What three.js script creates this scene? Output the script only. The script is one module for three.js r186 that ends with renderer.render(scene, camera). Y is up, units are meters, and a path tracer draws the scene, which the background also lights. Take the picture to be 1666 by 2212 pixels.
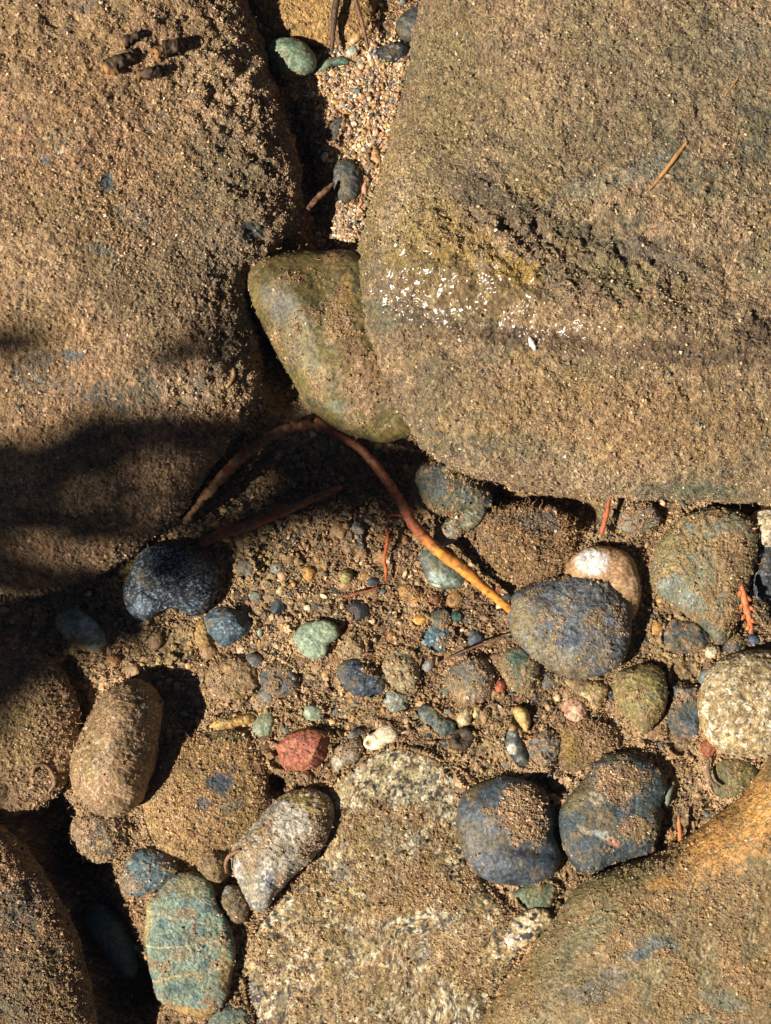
import * as THREE from 'three';
import { mergeVertices } from 'three/addons/utils/BufferGeometryUtils.js';

// ---------------------------------------------------------------- camera, sky, sun, exposure
// Plan unit: 1 u = 0.3 mm. The stream bed in view is 1666 u wide and 2212 u deep (0.50 m x 0.66 m).
const S = 0.0003, CX = 833, CZ = 1106;
const FOV = 30, DIST = 1106 / Math.tan(FOV * Math.PI / 360);      // eye height over the bed, in u
const scene = new THREE.Scene();
const camera = new THREE.PerspectiveCamera(FOV, 771 / 1024, 0.05, 60);
camera.position.set(0, DIST * S, 0);
camera.up.set(0, 0, -1);
camera.lookAt(0, 0, 0);

const SUN = new THREE.Vector3(-0.86, 0.98, 0.40).normalize();      // low over the left bank, a little towards the viewer
// a clear sky over a deep, wooded stream: little of it is seen from the bed, so it is faint beside the sun
const skyMap = (() => { const w = 64, h = 32, d = new Float32Array(w * h * 4); for (let y = 0; y < h; y++) for (let x = 0; x < w; x++) { const e = Math.max(0, (y + 0.5) / h * 2 - 1), o = (y * w + x) * 4, k = 1 - e * 0.35; d[o] = 0.021 * k; d[o + 1] = 0.031 * k; d[o + 2] = 0.052 * k; d[o + 3] = 1; } const t = new THREE.DataTexture(d, w, h, THREE.RGBAFormat, THREE.FloatType); t.mapping = THREE.EquirectangularReflectionMapping; t.magFilter = THREE.LinearFilter; t.needsUpdate = true; return t; })();
scene.background = skyMap;
scene.environment = skyMap;

const sun = new THREE.DirectionalLight(0xfff4e6, 5);
sun.position.copy(SUN).multiplyScalar(4);
sun.castShadow = true;
sun.shadow.mapSize.set(4096, 4096);
Object.assign(sun.shadow.camera, { left: -0.6, right: 0.6, top: 0.6, bottom: -0.6, near: 0.1, far: 8 });
scene.add(sun, sun.target);

const renderer = new THREE.WebGLRenderer();
renderer.shadowMap.enabled = true;
renderer.toneMapping = THREE.LinearToneMapping;
renderer.toneMappingExposure = 2.05;

// ---------------------------------------------------------------- random, noise
function rng(seed) { let a = seed >>> 0; return () => { a = (a + 0x6D2B79F5) | 0; let t = Math.imul(a ^ (a >>> 15), 1 | a); t = (t + Math.imul(t ^ (t >>> 7), 61 | t)) ^ t; return ((t ^ (t >>> 14)) >>> 0) / 4294967296; }; }
const PERM = new Uint16Array(1024), VAL = new Float32Array(512);
{ const r = rng(77), p = [...Array(512).keys()]; for (let i = 511; i > 0; i--) { const j = Math.floor(r() * (i + 1)); [p[i], p[j]] = [p[j], p[i]]; } for (let i = 0; i < 1024; i++) PERM[i] = p[i & 511]; for (let i = 0; i < 512; i++) VAL[i] = r() * 2 - 1; }
const hash3 = (i, j, k) => PERM[(PERM[(PERM[i & 511] + j) & 511] + k) & 511];
function noise(x, y, z) {
  const i = Math.floor(x), j = Math.floor(y), k = Math.floor(z);
  let u = x - i, v = y - j, w = z - k;
  u = u * u * (3 - 2 * u); v = v * v * (3 - 2 * v); w = w * w * (3 - 2 * w);
  const f = (a, b, c) => VAL[hash3(i + a, j + b, k + c)];
  const l = (a, b, t) => a + (b - a) * t;
  return l(l(l(f(0, 0, 0), f(1, 0, 0), u), l(f(0, 1, 0), f(1, 1, 0), u), v), l(l(f(0, 0, 1), f(1, 0, 1), u), l(f(0, 1, 1), f(1, 1, 1), u), v), w);
}
function fbm(x, y, z, o = 3) { let s = 0, a = 0.55, t = 0; for (let k = 0; k < o; k++) { s += a * noise(x, y, z); t += a; a *= 0.5; x = x * 2.03 + 11.3; y = y * 2.03 + 5.1; z = z * 2.03 + 7.7; } return s / t; }
const W = { f1: 0, f2: 0, id: 0 };
function worley(x, y, z) {                                          // nearest two feature points; id of the nearest
  const ci = Math.floor(x), cj = Math.floor(y), ck = Math.floor(z);
  let f1 = 9, f2 = 9, id = 0;
  for (let a = -1; a <= 1; a++) for (let b = -1; b <= 1; b++) for (let c = -1; c <= 1; c++) {
    const h = hash3(ci + a, cj + b, ck + c);
    const dx = ci + a + 0.5 + 0.5 * VAL[h] - x, dy = cj + b + 0.5 + 0.5 * VAL[(h + 171) & 511] - y, dz = ck + c + 0.5 + 0.5 * VAL[(h + 331) & 511] - z;
    const d = dx * dx + dy * dy + dz * dz;
    if (d < f1) { f2 = f1; f1 = d; id = h; } else if (d < f2) f2 = d;
  }
  W.f1 = Math.sqrt(f1); W.f2 = Math.sqrt(f2); W.id = id;
  return W;
}
const clamp = (x, a = 0, b = 1) => Math.min(b, Math.max(a, x));
const smooth = (a, b, x) => { const t = clamp((x - a) / (b - a)); return t * t * (3 - 2 * t); };
const lin = hex => { const c = new THREE.Color(hex); return [c.r, c.g, c.b]; };
const mix3 = (a, b, t) => [a[0] + (b[0] - a[0]) * t, a[1] + (b[1] - a[1]) * t, a[2] + (b[2] - a[2]) * t];

// A point that shows at (px, py) in plan when it lies h above the bed, in u measured from the middle of the bed.
const at = (px, py, h) => { const k = (DIST - h) / DIST; return [(px - CX) * k, (py - CZ) * k]; };

// ---------------------------------------------------------------- textures: grain of silt, stone and wood (tone only), 12 cm to a tile
function tile(n, f, srgb) {
  const d = new Uint8Array(n * n * 4);
  for (let y = 0; y < n; y++) for (let x = 0; x < n; x++) { const c = f(x / n, y / n), o = (y * n + x) * 4; for (let k = 0; k < 3; k++) d[o + k] = clamp(c[k] ?? c[0]) * 255; d[o + 3] = 255; }
  const t = new THREE.DataTexture(d, n, n);
  t.wrapS = t.wrapT = THREE.RepeatWrapping; t.magFilter = THREE.LinearFilter; t.minFilter = THREE.LinearMipmapLinearFilter; t.generateMipmaps = true;
  if (srgb) t.colorSpace = THREE.SRGBColorSpace;
  t.needsUpdate = true;
  return t;
}
const TAU = Math.PI * 2;
// seamless noise: two circles folded into the three axes
function ring(u, v, f, o = 1, seed = 0) { let s = 0, a = 1, t = 0; for (let k = 0; k < o; k++) { const m = f << k; const x = u * m, y = v * m; const i = Math.floor(x), j = Math.floor(y); let p = x - i, q = y - j; p = p * p * (3 - 2 * p); q = q * q * (3 - 2 * q); const g = (a2, b2) => VAL[hash3((i + a2) % m, (j + b2) % m, seed + k)]; s += a * ((g(0, 0) * (1 - p) + g(1, 0) * p) * (1 - q) + (g(0, 1) * (1 - p) + g(1, 1) * p) * q); t += a; a *= 0.6; } return s / t; }
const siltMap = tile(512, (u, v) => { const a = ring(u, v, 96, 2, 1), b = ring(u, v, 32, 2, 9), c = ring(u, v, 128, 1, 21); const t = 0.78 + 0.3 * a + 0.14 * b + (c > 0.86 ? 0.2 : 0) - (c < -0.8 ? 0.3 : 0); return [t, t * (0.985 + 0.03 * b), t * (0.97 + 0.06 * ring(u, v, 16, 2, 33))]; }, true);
const siltBump = tile(512, (u, v) => [0.5 + 0.5 * ring(u, v, 90, 3, 5)]);
const grainMap = tile(512, (u, v) => { const a = ring(u, v, 128, 2, 41), b = ring(u, v, 24, 3, 47); const t = 0.8 + 0.24 * a + 0.14 * b; return [t, t, t * (1 + 0.03 * b)]; }, true);
const grainBump = tile(512, (u, v) => [0.5 + 0.4 * ring(u, v, 64, 3, 53)]);
const woodMap = tile(256, (u, v) => { const a = ring(u, v, 64, 1, 61), b = ring(u, v, 8, 3, 67); const t = 0.82 + 0.14 * a + 0.12 * b; return [t, t, t]; }, true);

const mats = {
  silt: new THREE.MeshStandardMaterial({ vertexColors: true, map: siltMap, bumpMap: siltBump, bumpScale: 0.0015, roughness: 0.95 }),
  stone: new THREE.MeshStandardMaterial({ vertexColors: true, map: grainMap, bumpMap: grainBump, bumpScale: 0.0013, roughness: 0.7 }),
  smooth: new THREE.MeshStandardMaterial({ vertexColors: true, map: grainMap, bumpMap: grainBump, bumpScale: 0.0004, roughness: 0.6 }),
  floc: new THREE.MeshStandardMaterial({ color: 0xffffff, roughness: 1 }),
  clod: new THREE.MeshStandardMaterial({ color: 0xffffff, roughness: 1 }),
  grit: new THREE.MeshStandardMaterial({ color: 0xffffff, roughness: 0.55 }),
  root: new THREE.MeshStandardMaterial({ vertexColors: true, map: woodMap, bumpMap: grainBump, bumpScale: 0.0002, roughness: 0.7 }),
};

// ---------------------------------------------------------------- naming, adding
const taken = {};
function numbered(name) { const n = taken[name] = (taken[name] ?? -1) + 1; return n ? `${name}_${String(n).padStart(3, '0')}` : name; }
function tag(o, label, category, group, kind) { o.userData = { label, category }; if (group) o.userData.group = group; if (kind) o.userData.kind = kind; return o; }
function shade(o) { o.traverse(m => { if (m.isMesh) { m.castShadow = true; m.receiveShadow = true; } }); return o; }

// ---------------------------------------------------------------- shapes
function gridGeometry(P, C, n, m, wrap = false) {                    // n x m points (u units) -> BufferGeometry in metres
  const g = new THREE.BufferGeometry(), idx = new Uint32Array((n - 1) * (m - 1) * 6);
  const pos = new Float32Array(P.length), uv = new Float32Array(n * m * 2);
  for (let i = 0; i < P.length; i++) pos[i] = P[i] * S;
  for (let i = 0; i < n * m; i++) { uv[2 * i] = (pos[3 * i] + 0.55 * pos[3 * i + 1]) / 0.12; uv[2 * i + 1] = (pos[3 * i + 2] + 0.45 * pos[3 * i + 1]) / 0.12; }
  let q = 0;
  for (let j = 0; j < m - 1; j++) for (let i = 0; i < n - 1; i++) { const a = j * n + i, b = a + 1, c = a + n, d = c + 1; idx[q++] = a; idx[q++] = c; idx[q++] = b; idx[q++] = b; idx[q++] = c; idx[q++] = d; }
  g.setAttribute('position', new THREE.BufferAttribute(pos, 3));
  g.setAttribute('uv', new THREE.BufferAttribute(uv, 2));
  if (C) g.setAttribute('color', new THREE.BufferAttribute(C, 3));
  g.setIndex(new THREE.BufferAttribute(idx, 1));
  g.computeVertexNormals();
  return g;
}
function closedCurve(pts, n = 240) { const c = new THREE.CatmullRomCurve3(pts.map(p => new THREE.Vector3(p[0], 0, p[1])), true, 'centripetal'); return c.getPoints(n).map(v => [v.x, v.z]); }
function radiusTable(poly, cx, cz, n = 720) {
  const R = new Float32Array(n);
  for (let k = 0; k < n; k++) {
    const th = k / n * TAU, dx = Math.cos(th), dz = Math.sin(th); let best = 0;
    for (let i = 0; i < poly.length - 1; i++) {
      const ax = poly[i][0] - cx, az = poly[i][1] - cz, bx = poly[i + 1][0] - poly[i][0], bz = poly[i + 1][1] - poly[i][1];
      const det = bx * dz - bz * dx; if (Math.abs(det) < 1e-9) continue;
      const t = (bx * az - bz * ax) / det, w = (dx * az - dz * ax) / det;
      if (w >= -1e-6 && w <= 1.000001 && t > best) best = t;
    }
    R[k] = best || 1;
  }
  const Q = R.slice(); for (let k = 0; k < n; k++) R[k] = (Q[(k + n - 2) % n] + Q[(k + n - 1) % n] + Q[k] + Q[(k + 1) % n] + Q[(k + 2) % n]) / 5;
  return R;
}
const inside = (poly, x, z) => { let c = false; for (let i = 0, j = poly.length - 1; i < poly.length; j = i++) { const [xi, zi] = poly[i], [xj, zj] = poly[j]; if ((zi > z) !== (zj > z) && x < (xj - xi) * (z - zi) / (zj - zi) + xi) c = !c; } return c; };

const SILT = [lin('#b08d68'), lin('#7a6147'), lin('#8d7f52'), lin('#cdb08a')];
const siltTone = (X, Y, Z, tones = SILT) => {
  const a = fbm(X / 70, Y / 70, Z / 70, 2), b = noise(X / 9 + 50, Y / 9, Z / 9), c = noise(X / 120 + 9, Y / 120, Z / 120 + 4);
  let t = mix3(tones[0], tones[1], clamp(0.28 + 0.45 * a + 0.4 * b));
  t = mix3(t, tones[2], clamp(0.15 + 0.9 * c) * 0.75);
  { const e = fbm(X / 190 + 33, Y / 190, Z / 190, 2); t = mix3(t, e > 0 ? tones[1] : tones[3], Math.abs(e) * 0.8); }
  { const k = smooth(0.15, 0.6, fbm(X / 17 + 80, Y / 17, Z / 17, 2)); t = mix3(t, tones[1], k * 0.7); }
  return b < -0.62 ? mix3(t, tones[3], 0.55) : t;
};
function patchMask(p, X, Y, Z) {                                     // soft-edged patch with a ragged outline
  const ca = Math.cos(p.t), sa = Math.sin(p.t), dx = X - p.x, dz = Z - p.z;
  const u = (dx * ca + dz * sa) / p.rx, v = (-dx * sa + dz * ca) / p.rz;
  const d = Math.hypot(u, v); if (d > 2) return 0;
  return (1 - smooth(0.7, 1.15, d + p.n * fbm(X / 22 + p.x, Y / 22, Z / 22, 4) + p.n * 0.45 * noise(X / 6, Y / 6, Z / 6))) * p.s;
}
const FILM = lin('#84713f');
const footprints = [];                                               // outlines on the bed, for keeping grit out from under stones

// A water-worn stone: a dome over a hand-drawn outline, tucked in under its widest line.
function stoneShape(o) {
  const r = rng(o.seed ?? (Math.round(o.pts[0][0] * 31 + o.pts[0][1] * 17)));
  const rim = o.rim ?? 12, H = o.H, nE = o.n ?? 2.2, below = o.below ?? Math.max(30, rim + 25);
  const poly = closedCurve(o.pts.map(([x, y]) => at(x, y, rim)));
  let cx = 0, cz = 0;
  if (o.c) [cx, cz] = at(o.c[0], o.c[1], rim); else { for (const p of poly) { cx += p[0]; cz += p[1]; } cx /= poly.length; cz /= poly.length; }
  footprints.push(poly);
  const R = radiusTable(poly, cx, cz), size = R.reduce((a, b) => a + b) / R.length;
  const N = o.N ?? Math.round(clamp(size * 2.3 / 2.0, 18, 170));
  const P = new Float32Array(N * N * 3), C = new Float32Array(N * N * 3), M = new Float32Array(N * N);
  const cuts = (o.cuts ?? []).map(k => ({ n: new THREE.Vector3(...k.slice(0, 3)).normalize(), d: k[3] }));
  for (let k = 0; k < (o.facets ?? 0); k++) { const th = r() * TAU, e = 0.15 + r() * 1.0; cuts.push({ n: new THREE.Vector3(Math.cos(th) * Math.cos(e), Math.sin(e), Math.sin(th) * Math.cos(e)), d: 0.62 + 0.22 * r(), rel: true }); }
  const E0 = 0.84, off = r() * 500;
  for (let j = 0; j < N; j++) for (let i = 0; i < N; i++) {
    const a = i / (N - 1) * 2 - 1, b = j / (N - 1) * 2 - 1; let rho, th;
    if (a === 0 && b === 0) { rho = 0; th = 0; } else if (Math.abs(a) > Math.abs(b)) { rho = Math.abs(a); th = Math.PI / 4 * (b / a) + (a < 0 ? Math.PI : 0); } else { rho = Math.abs(b); th = Math.PI / 2 - Math.PI / 4 * (a / b) + (b < 0 ? Math.PI : 0); }
    th = (th + TAU) % TAU;
    const k = th / TAU * 720, k0 = Math.floor(k) % 720, f = k - Math.floor(k), Rad = R[k0] * (1 - f) + R[(k0 + 1) % 720] * f;
    let sr, y;
    if (rho < E0) { sr = 0.975 * rho / E0; y = rim + (H - rim) * Math.pow(1 - Math.pow(sr, nE), 1 / nE); }
    else { const ph = (rho - E0) / (1 - E0), a0 = Math.pow(1 - Math.pow(0.975, nE), 1 / nE); if (ph < 0.4) { const q = ph / 0.4; sr = 0.975 + 0.025 * Math.sin(q * Math.PI / 2); y = rim + (H - rim) * a0 * (1 - q); } else { const q = (ph - 0.4) / 0.6; sr = Math.cos(q * 0.95); y = rim - below * Math.sin(q * 1.35); } }
    let x = cx + Math.cos(th) * Rad * sr, z = cz + Math.sin(th) * Rad * sr;
    const o3 = (j * N + i) * 3; P[o3] = x; P[o3 + 1] = y; P[o3 + 2] = z;
  }
  for (let q = 0; q < N * N; q++) {
    const o3 = q * 3; let x = P[o3], y = P[o3 + 1], z = P[o3 + 2];
    for (const c of cuts) { const d = c.rel ? c.d * (Math.abs(c.n.x) * size + Math.abs(c.n.z) * size) * 0.72 + c.d * c.n.y * (H - rim) * 0.9 : c.d; const e = (x - cx) * c.n.x + (y - rim) * c.n.y + (z - cz) * c.n.z - d; if (e > 0) { x -= c.n.x * e * 0.9; y -= c.n.y * e * 0.9; z -= c.n.z * e * 0.9; } }
    for (const bmp of o.bumps ?? []) { const d2 = ((x - bmp.x) * bmp.ca + (z - bmp.z) * bmp.sa) ** 2 / bmp.rx ** 2 + ((z - bmp.z) * bmp.ca - (x - bmp.x) * bmp.sa) ** 2 / bmp.rz ** 2; if (d2 < 9 && y > rim - 5) y += bmp.h * Math.exp(-d2); }
    P[o3] = x; P[o3 + 1] = y; P[o3 + 2] = z;
  }
  // relief along the surface normal, and colour
  let g = gridGeometry(P, null, N, N); const nrm = g.attributes.normal.array;
  const lump = o.lump ?? 0.05 * size, ls = o.ls ?? size * 0.55, fine = o.fine ?? 1.1, thick = o.thick ?? 3.2, tones = (o.tones ?? null)?.map(lin) ?? SILT;
  const c0 = lin(o.col[0]), c1 = lin(o.col[1] ?? o.col[0]), c2 = o.col[2] ? lin(o.col[2]) : null, cs = o.cs ?? size * 0.5;
  for (let q = 0; q < N * N; q++) {
    const o3 = q * 3, x = P[o3], y = P[o3 + 1], z = P[o3 + 2], X = x + off, Z = z - off;
    let base = mix3(c0, c1, clamp(0.5 + 0.9 * fbm(X / cs, y / cs, Z / cs, 3)));
    if (c2) base = mix3(base, c2, smooth(0.1, 0.45, fbm(X / cs * 1.7 + 40, y / cs * 1.7, Z / cs * 1.7, 3)));
    if (o.band) { const s = Math.sin((x * o.band[0] + z * o.band[1]) / o.band[2] + 3 * fbm(X / 60, y / 60, Z / 60, 2)); base = mix3(base, lin(o.band[3]), smooth(0.35, 0.95, s) * (o.band[4] ?? 0.6)); }
    let tint = null, tk = 0; let m = o.silt ? smooth(0.62 - o.silt, 0.98 - o.silt, 0.5 + 0.6 * fbm(X / (o.ss ?? 34), y / (o.ss ?? 34), Z / (o.ss ?? 34), 4) + 0.22 * noise(X / 8, y / 8, Z / 8)) : 0;
    for (const p of o.patches ?? []) { const k = patchMask(p, x, y, z); if (k <= 0) continue; if (p.lc && p.tint) { tint = tint ? mix3(tint, p.lc, k / (k + tk)) : p.lc; tk = Math.max(tk, k); } else if (p.lc) { base = mix3(base, p.lc, k); m *= 1 - k; } else m = Math.max(m, k); }
    { const k = 1 + (o.mott ?? 0.42) * (0.8 * noise(X / 3.4, y / 3.4, Z / 3.4) + 0.6 * fbm(X / 11, y / 11, Z / 11, 2)); base = [base[0] * k, base[1] * k, base[2] * k]; }
    for (const sp of o.specks ?? []) { const e = 1 / sp.s, q0 = 0.55 * noise(X * e * 1.3, y * e * 1.3, Z * e * 1.3 + sp.k), q1 = 0.55 * noise(X * e * 1.3 + 31, y * e * 1.3, Z * e * 1.3 + sp.k), w = worley(X * e + sp.k + q0, y * e + q0 - q1, Z * e + q1); if (w.id / 512 < sp.d && w.f1 < 0.62) base = mix3(base, sp.lc, sp.a ?? 0.85); }
    for (const v of o.veins ?? []) { const d = Math.abs((x - v.x) * v.nx + (z - v.z) * v.nz + 5 * fbm(X / 30, y / 30, Z / 30 + v.x, 2)); base = mix3(base, v.lc, (1 - smooth(v.w * 0.5, v.w * 1.2, d)) * 0.85); }
    const st = m > 0.01 ? siltTone(X, y, Z, tones) : base;
    const jit = 1 + 0.16 * VAL[hash3(q * 7, q >> 5, 3)];
    let col = mix3(base, st, m * 0.93);
    if (o.film !== 0) col = mix3(col, FILM, (o.film ?? 0.4) * smooth(0.0, 0.45, fbm(X / 34 + 70, y / 34, Z / 34 + 20, 4)));
    if (tint) { const g = noise(X / 7 + 5, y / 7, Z / 7); col = mix3(col, tint, clamp(tk * (0.8 + 0.5 * g))); }
    C[o3] = col[0] * jit; C[o3 + 1] = col[1] * jit; C[o3 + 2] = col[2] * jit;
    M[q] = m;
    let d = lump * fbm(X / ls, y / ls, Z / ls, 3) + fine * noise(X / 7, y / 7, Z / 7) + (o.mid ?? 0.025 * size) * fbm(X / 24, y / 24, Z / 24, 3);
    for (const q2 of o.rough ?? []) { const e = ((x - q2.x) / q2.rx) ** 2 + ((z - q2.z) / q2.rz) ** 2; if (e < 4) d += q2.h * Math.exp(-e) * (fbm(X / 30 + 3, y / 30, Z / 30, 3) + 0.5 * (0.6 - worley(X / 22, y / 22, Z / 22).f1)); }
    if (m > 0.05) { const w = worley(X / 9, y / 9, Z / 9); d += m * thick * (0.75 - w.f1) + m * thick * 0.9 * fbm(X / 20 + 60, y / 20, Z / 20, 3); }
    P[o3] += nrm[o3] * d; P[o3 + 1] += nrm[o3 + 1] * d; P[o3 + 2] += nrm[o3 + 2] * d;
  }
  return { P, C, M, N, cx, cz, rim, H, size, poly };
}
function prep(o) {                                                   // plan coordinates of patches, specks, bumps, veins -> u
  const h = o.ph ?? o.H * 0.8;
  o.patches = (o.patches ?? []).map(([x, y, rx, rz, c, t = 0, s = 1, n = 0.55]) => { const [a, b] = at(x, y, h); return { x: a, z: b, rx, rz, t: t * Math.PI / 180, s, n, tint: o.cat === 'boulder' && s < 0.8, lc: c === 'silt' ? null : lin(c) }; });
  o.specks = (o.specks ?? []).map(([c, s, d, a], k) => ({ lc: lin(c), s, d, a, k: k * 37 }));
  o.rough = (o.rough ?? []).map(([x, y, rx, rz, hh]) => { const [a, b] = at(x, y, h); return { x: a, z: b, rx, rz, h: hh }; });
  o.bumps = (o.bumps ?? []).map(([x, y, rx, rz, hh, t = 0]) => { const [a, b] = at(x, y, h); return { x: a, z: b, rx, rz, h: hh, ca: Math.cos(t * Math.PI / 180), sa: Math.sin(t * Math.PI / 180) }; });
  o.veins = (o.veins ?? []).map(([x, y, deg, w, c]) => { const [a, b] = at(x, y, h), t = deg * Math.PI / 180; return { x: a, z: b, nx: -Math.sin(t), nz: Math.cos(t), w, lc: lin(c) }; });
}
// irregular little lumps for silt and grit, and short curled fibres
function lumpGeometry(seed, detail, flat, rough) {
  let g = new THREE.IcosahedronGeometry(1, detail); g.deleteAttribute('uv'); g.deleteAttribute('normal'); g = mergeVertices(g, 1e-4);
  const p = g.attributes.position, v = new THREE.Vector3();
  for (let i = 0; i < p.count; i++) { v.fromBufferAttribute(p, i); const k = 1 + rough * noise(v.x * 1.9 + seed, v.y * 1.9, v.z * 1.9) + rough * 0.5 * noise(v.x * 4 + seed, v.y * 4, v.z * 4); p.setXYZ(i, v.x * k, v.y * k * flat, v.z * k); }
  g.computeVertexNormals(); return g;
}
const flocGeo = lumpGeometry(3, 2, 0.75, 0.75), gritGeo = lumpGeometry(8, 1, 0.75, 0.3);
const clodGeo = lumpGeometry(21, 3, 0.7, 1.0);
const fibreGeo = (() => { const c = new THREE.CatmullRomCurve3([[0, 0, 0], [0.18, 0.3, 0.05], [0.1, 0.6, 0.2], [0.35, 0.8, 0.25], [0.5, 0.95, 0.1]].map(a => new THREE.Vector3(...a))); return new THREE.TubeGeometry(c, 7, 0.035, 3); })();

const dummy = new THREE.Object3D(), tc = new THREE.Color();
function instances(name, geo, mat, list, parent) {                   // list: {x,y,z,(u) s:[..](u), q rotation, c linear}
  if (!list.length) return null;
  const im = new THREE.InstancedMesh(geo, mat, list.length);
  list.forEach((e, i) => { dummy.position.set(e.x * S, e.y * S, e.z * S); dummy.rotation.set(...e.r); dummy.scale.set(e.s[0] * S, e.s[1] * S, e.s[2] * S); dummy.updateMatrix(); im.setMatrixAt(i, dummy.matrix); im.setColorAt(i, tc.setRGB(...e.c)); });
  im.name = name; im.userData.kind = 'stuff';
  parent.add(im);
  return im;
}
function flocsOn(sh, geo, count, r, o) {
  const n = sh.N * sh.N, nr = geo.attributes.normal.array, out = [], fib = [], tones = (o.tones ?? null)?.map(lin) ?? SILT;
  for (let k = 0; k < count * 8 && out.length < count; k++) {
    const q = Math.floor(r() * n), o3 = q * 3;
    if (nr[o3 + 1] < -0.15 || sh.P[o3 + 1] < sh.rim - 25 || r() > sh.M[q]) continue;
    const x = sh.P[o3], y = sh.P[o3 + 1], z = sh.P[o3 + 2];
    if (Math.abs(x) > 1000 || Math.abs(z) > 1260) continue;
    const t = r(), base = [sh.C[o3], sh.C[o3 + 1], sh.C[o3 + 2]], j = 0.75 + 0.4 * r(), s = (o.fs ?? 1) * (0.8 + 1.3 * r() * r() + (r() < 0.03 ? 1.8 : 0));
    const c = t < 0.05 ? tones[3] : t < 0.2 ? tones[1] : t < 0.26 ? GRAIN[Math.floor(r() * GRAIN.length)] : base;
    out.push({ x: x + nr[o3] * s * 0.3, y: y + nr[o3 + 1] * s * 0.3, z: z + nr[o3 + 2] * s * 0.3, s: [s * (0.8 + 0.5 * r()), s, s * (0.8 + 0.5 * r())], r: [r() * 6.28, r() * 6.28, r() * 6.28], c: [c[0] * j, c[1] * j, c[2] * j] });
  }
  for (let k = 0; k < (o.fibres ?? 0); k++) {
    const q = Math.floor(r() * n), o3 = q * 3;
    if (nr[o3 + 1] < -0.5 || sh.P[o3 + 1] < sh.rim - 10 || r() > sh.M[q] + 0.15) continue;
    const s = 7 + 13 * r(), j = 0.6 + 0.6 * r(), c = r() < 0.3 ? tones[2] : tones[0];
    fib.push({ x: sh.P[o3], y: sh.P[o3 + 1], z: sh.P[o3 + 2], s: [s, s, s], r: [(r() - 0.5) * 2.6, r() * 6.28, (r() - 0.5) * 2.6], c: [c[0] * j, c[1] * j, c[2] * j] });
  }
  return [out, fib];
}
const GRAIN = ['#3a3a38', '#55606a', '#c9bfa8', '#2c2a28', '#8a6a4a', '#6f7468'].map(lin);
const stones = [];
function stone(o) {
  prep(o);
  const sh = stoneShape(o), bx = sh.cx, bz = sh.cz;
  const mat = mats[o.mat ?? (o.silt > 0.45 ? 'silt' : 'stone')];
  const g = gridGeometry(sh.P, sh.C, sh.N, sh.N);
  const r = rng(Math.round(o.pts[0][0] * 13 + o.pts[0][1] * 7 + 5));
  const [flocs, fibres] = o.flocs || o.fibres ? flocsOn(sh, g, o.flocs ?? 0, r, o) : [[], []];
  g.translate(-bx * S, 0, -bz * S);
  let top;
  const rock = new THREE.Mesh(g, mat);
  if (flocs.length || fibres.length) {
    top = new THREE.Group(); rock.name = 'rock'; top.add(rock);
    for (const l of [flocs, fibres]) for (const e of l) { e.x -= bx; e.z -= bz; }
    instances('silt_flecks', flocGeo, mats.floc, flocs, top);
    instances('algae_fibres', fibreGeo, mats.floc, fibres, top);
  } else top = rock;
  top.name = numbered(o.name);
  top.position.set(bx * S, 0, bz * S);
  tag(top, o.label, o.cat ?? 'stone', o.group);
  scene.add(shade(top));
  stones.push({ o, sh, top });
  return { top, sh, rock };
}
// ---------------------------------------------------------------- boulders
const FUZZ = ['#b18c60', '#7a5e40', '#8c7d47', '#cdb080'];
const A = stone({ name: 'boulder', cat: 'boulder', label: 'large silt-covered boulder filling the upper left, with small tube cases on top', c: [140, 470],
  pts: [[200, -260], [420, -150], [515, -20], [560, 80], [585, 180], [612, 260], [640, 330], [655, 410], [650, 480], [600, 540], [545, 610], [548, 700], [562, 790], [560, 880], [500, 950], [440, 1040], [390, 1120], [310, 1180], [220, 1230], [100, 1265], [-60, 1270], [-240, 1130], [-330, 800], [-340, 300], [-200, -120]],
  rim: 45, H: 235, n: 2.3, N: 420, below: 110, lump: 26, ls: 260, mid: 4, col: ['#6d6a58', '#596063', '#7c6a4c'], cs: 180, silt: 0.58, ss: 90, thick: 6, flocs: 95000, fibres: 5000, tones: ['#b8956e', '#7d6448', '#8f7f54', '#d2b692'], ph: 200,
  film: 0.15, rough: [[250, 120, 400, 200, 14], [560, 330, 110, 260, 16], [500, 760, 120, 160, 14]],
  bumps: [[420, 930, 170, 30, -26, -18], [300, 800, 200, 60, 14, -15], [450, 990, 120, 30, 12, -25]],
  patches: [[500, 430, 130, 190, '#6e6854', 10, 0.6], [330, 620, 160, 90, '#77705e', 0, 0.45], [120, 220, 160, 120, '#a5815c', 0, 0.35], [235, 402, 18, 26, '#4b5c63', 30], [540, 490, 26, 22, '#33404a'], [505, 530, 60, 40, '#5a6468', 0, 0.6], [230, 545, 40, 14, '#64706e', 20, 0.7], [135, 340, 9, 7, '#c9c5b0'], [108, 355, 11, 8, '#5c6c77'], [165, 770, 26, 12, '#4d5a60', 10, 0.8], [420, 560, 70, 90, '#6a6c62', 0, 0.5], [300, 470, 60, 34, '#6d7066', 20, 0.55], [500, 385, 60, 50, '#6f7056', 0, 0.5], [150, 300, 70, 22, '#6f7565', -20, 0.5], [190, 630, 70, 30, '#5c4630', 0, 0.4], [480, 700, 60, 70, '#4c4d48', 0, 0.5]] });
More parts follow.
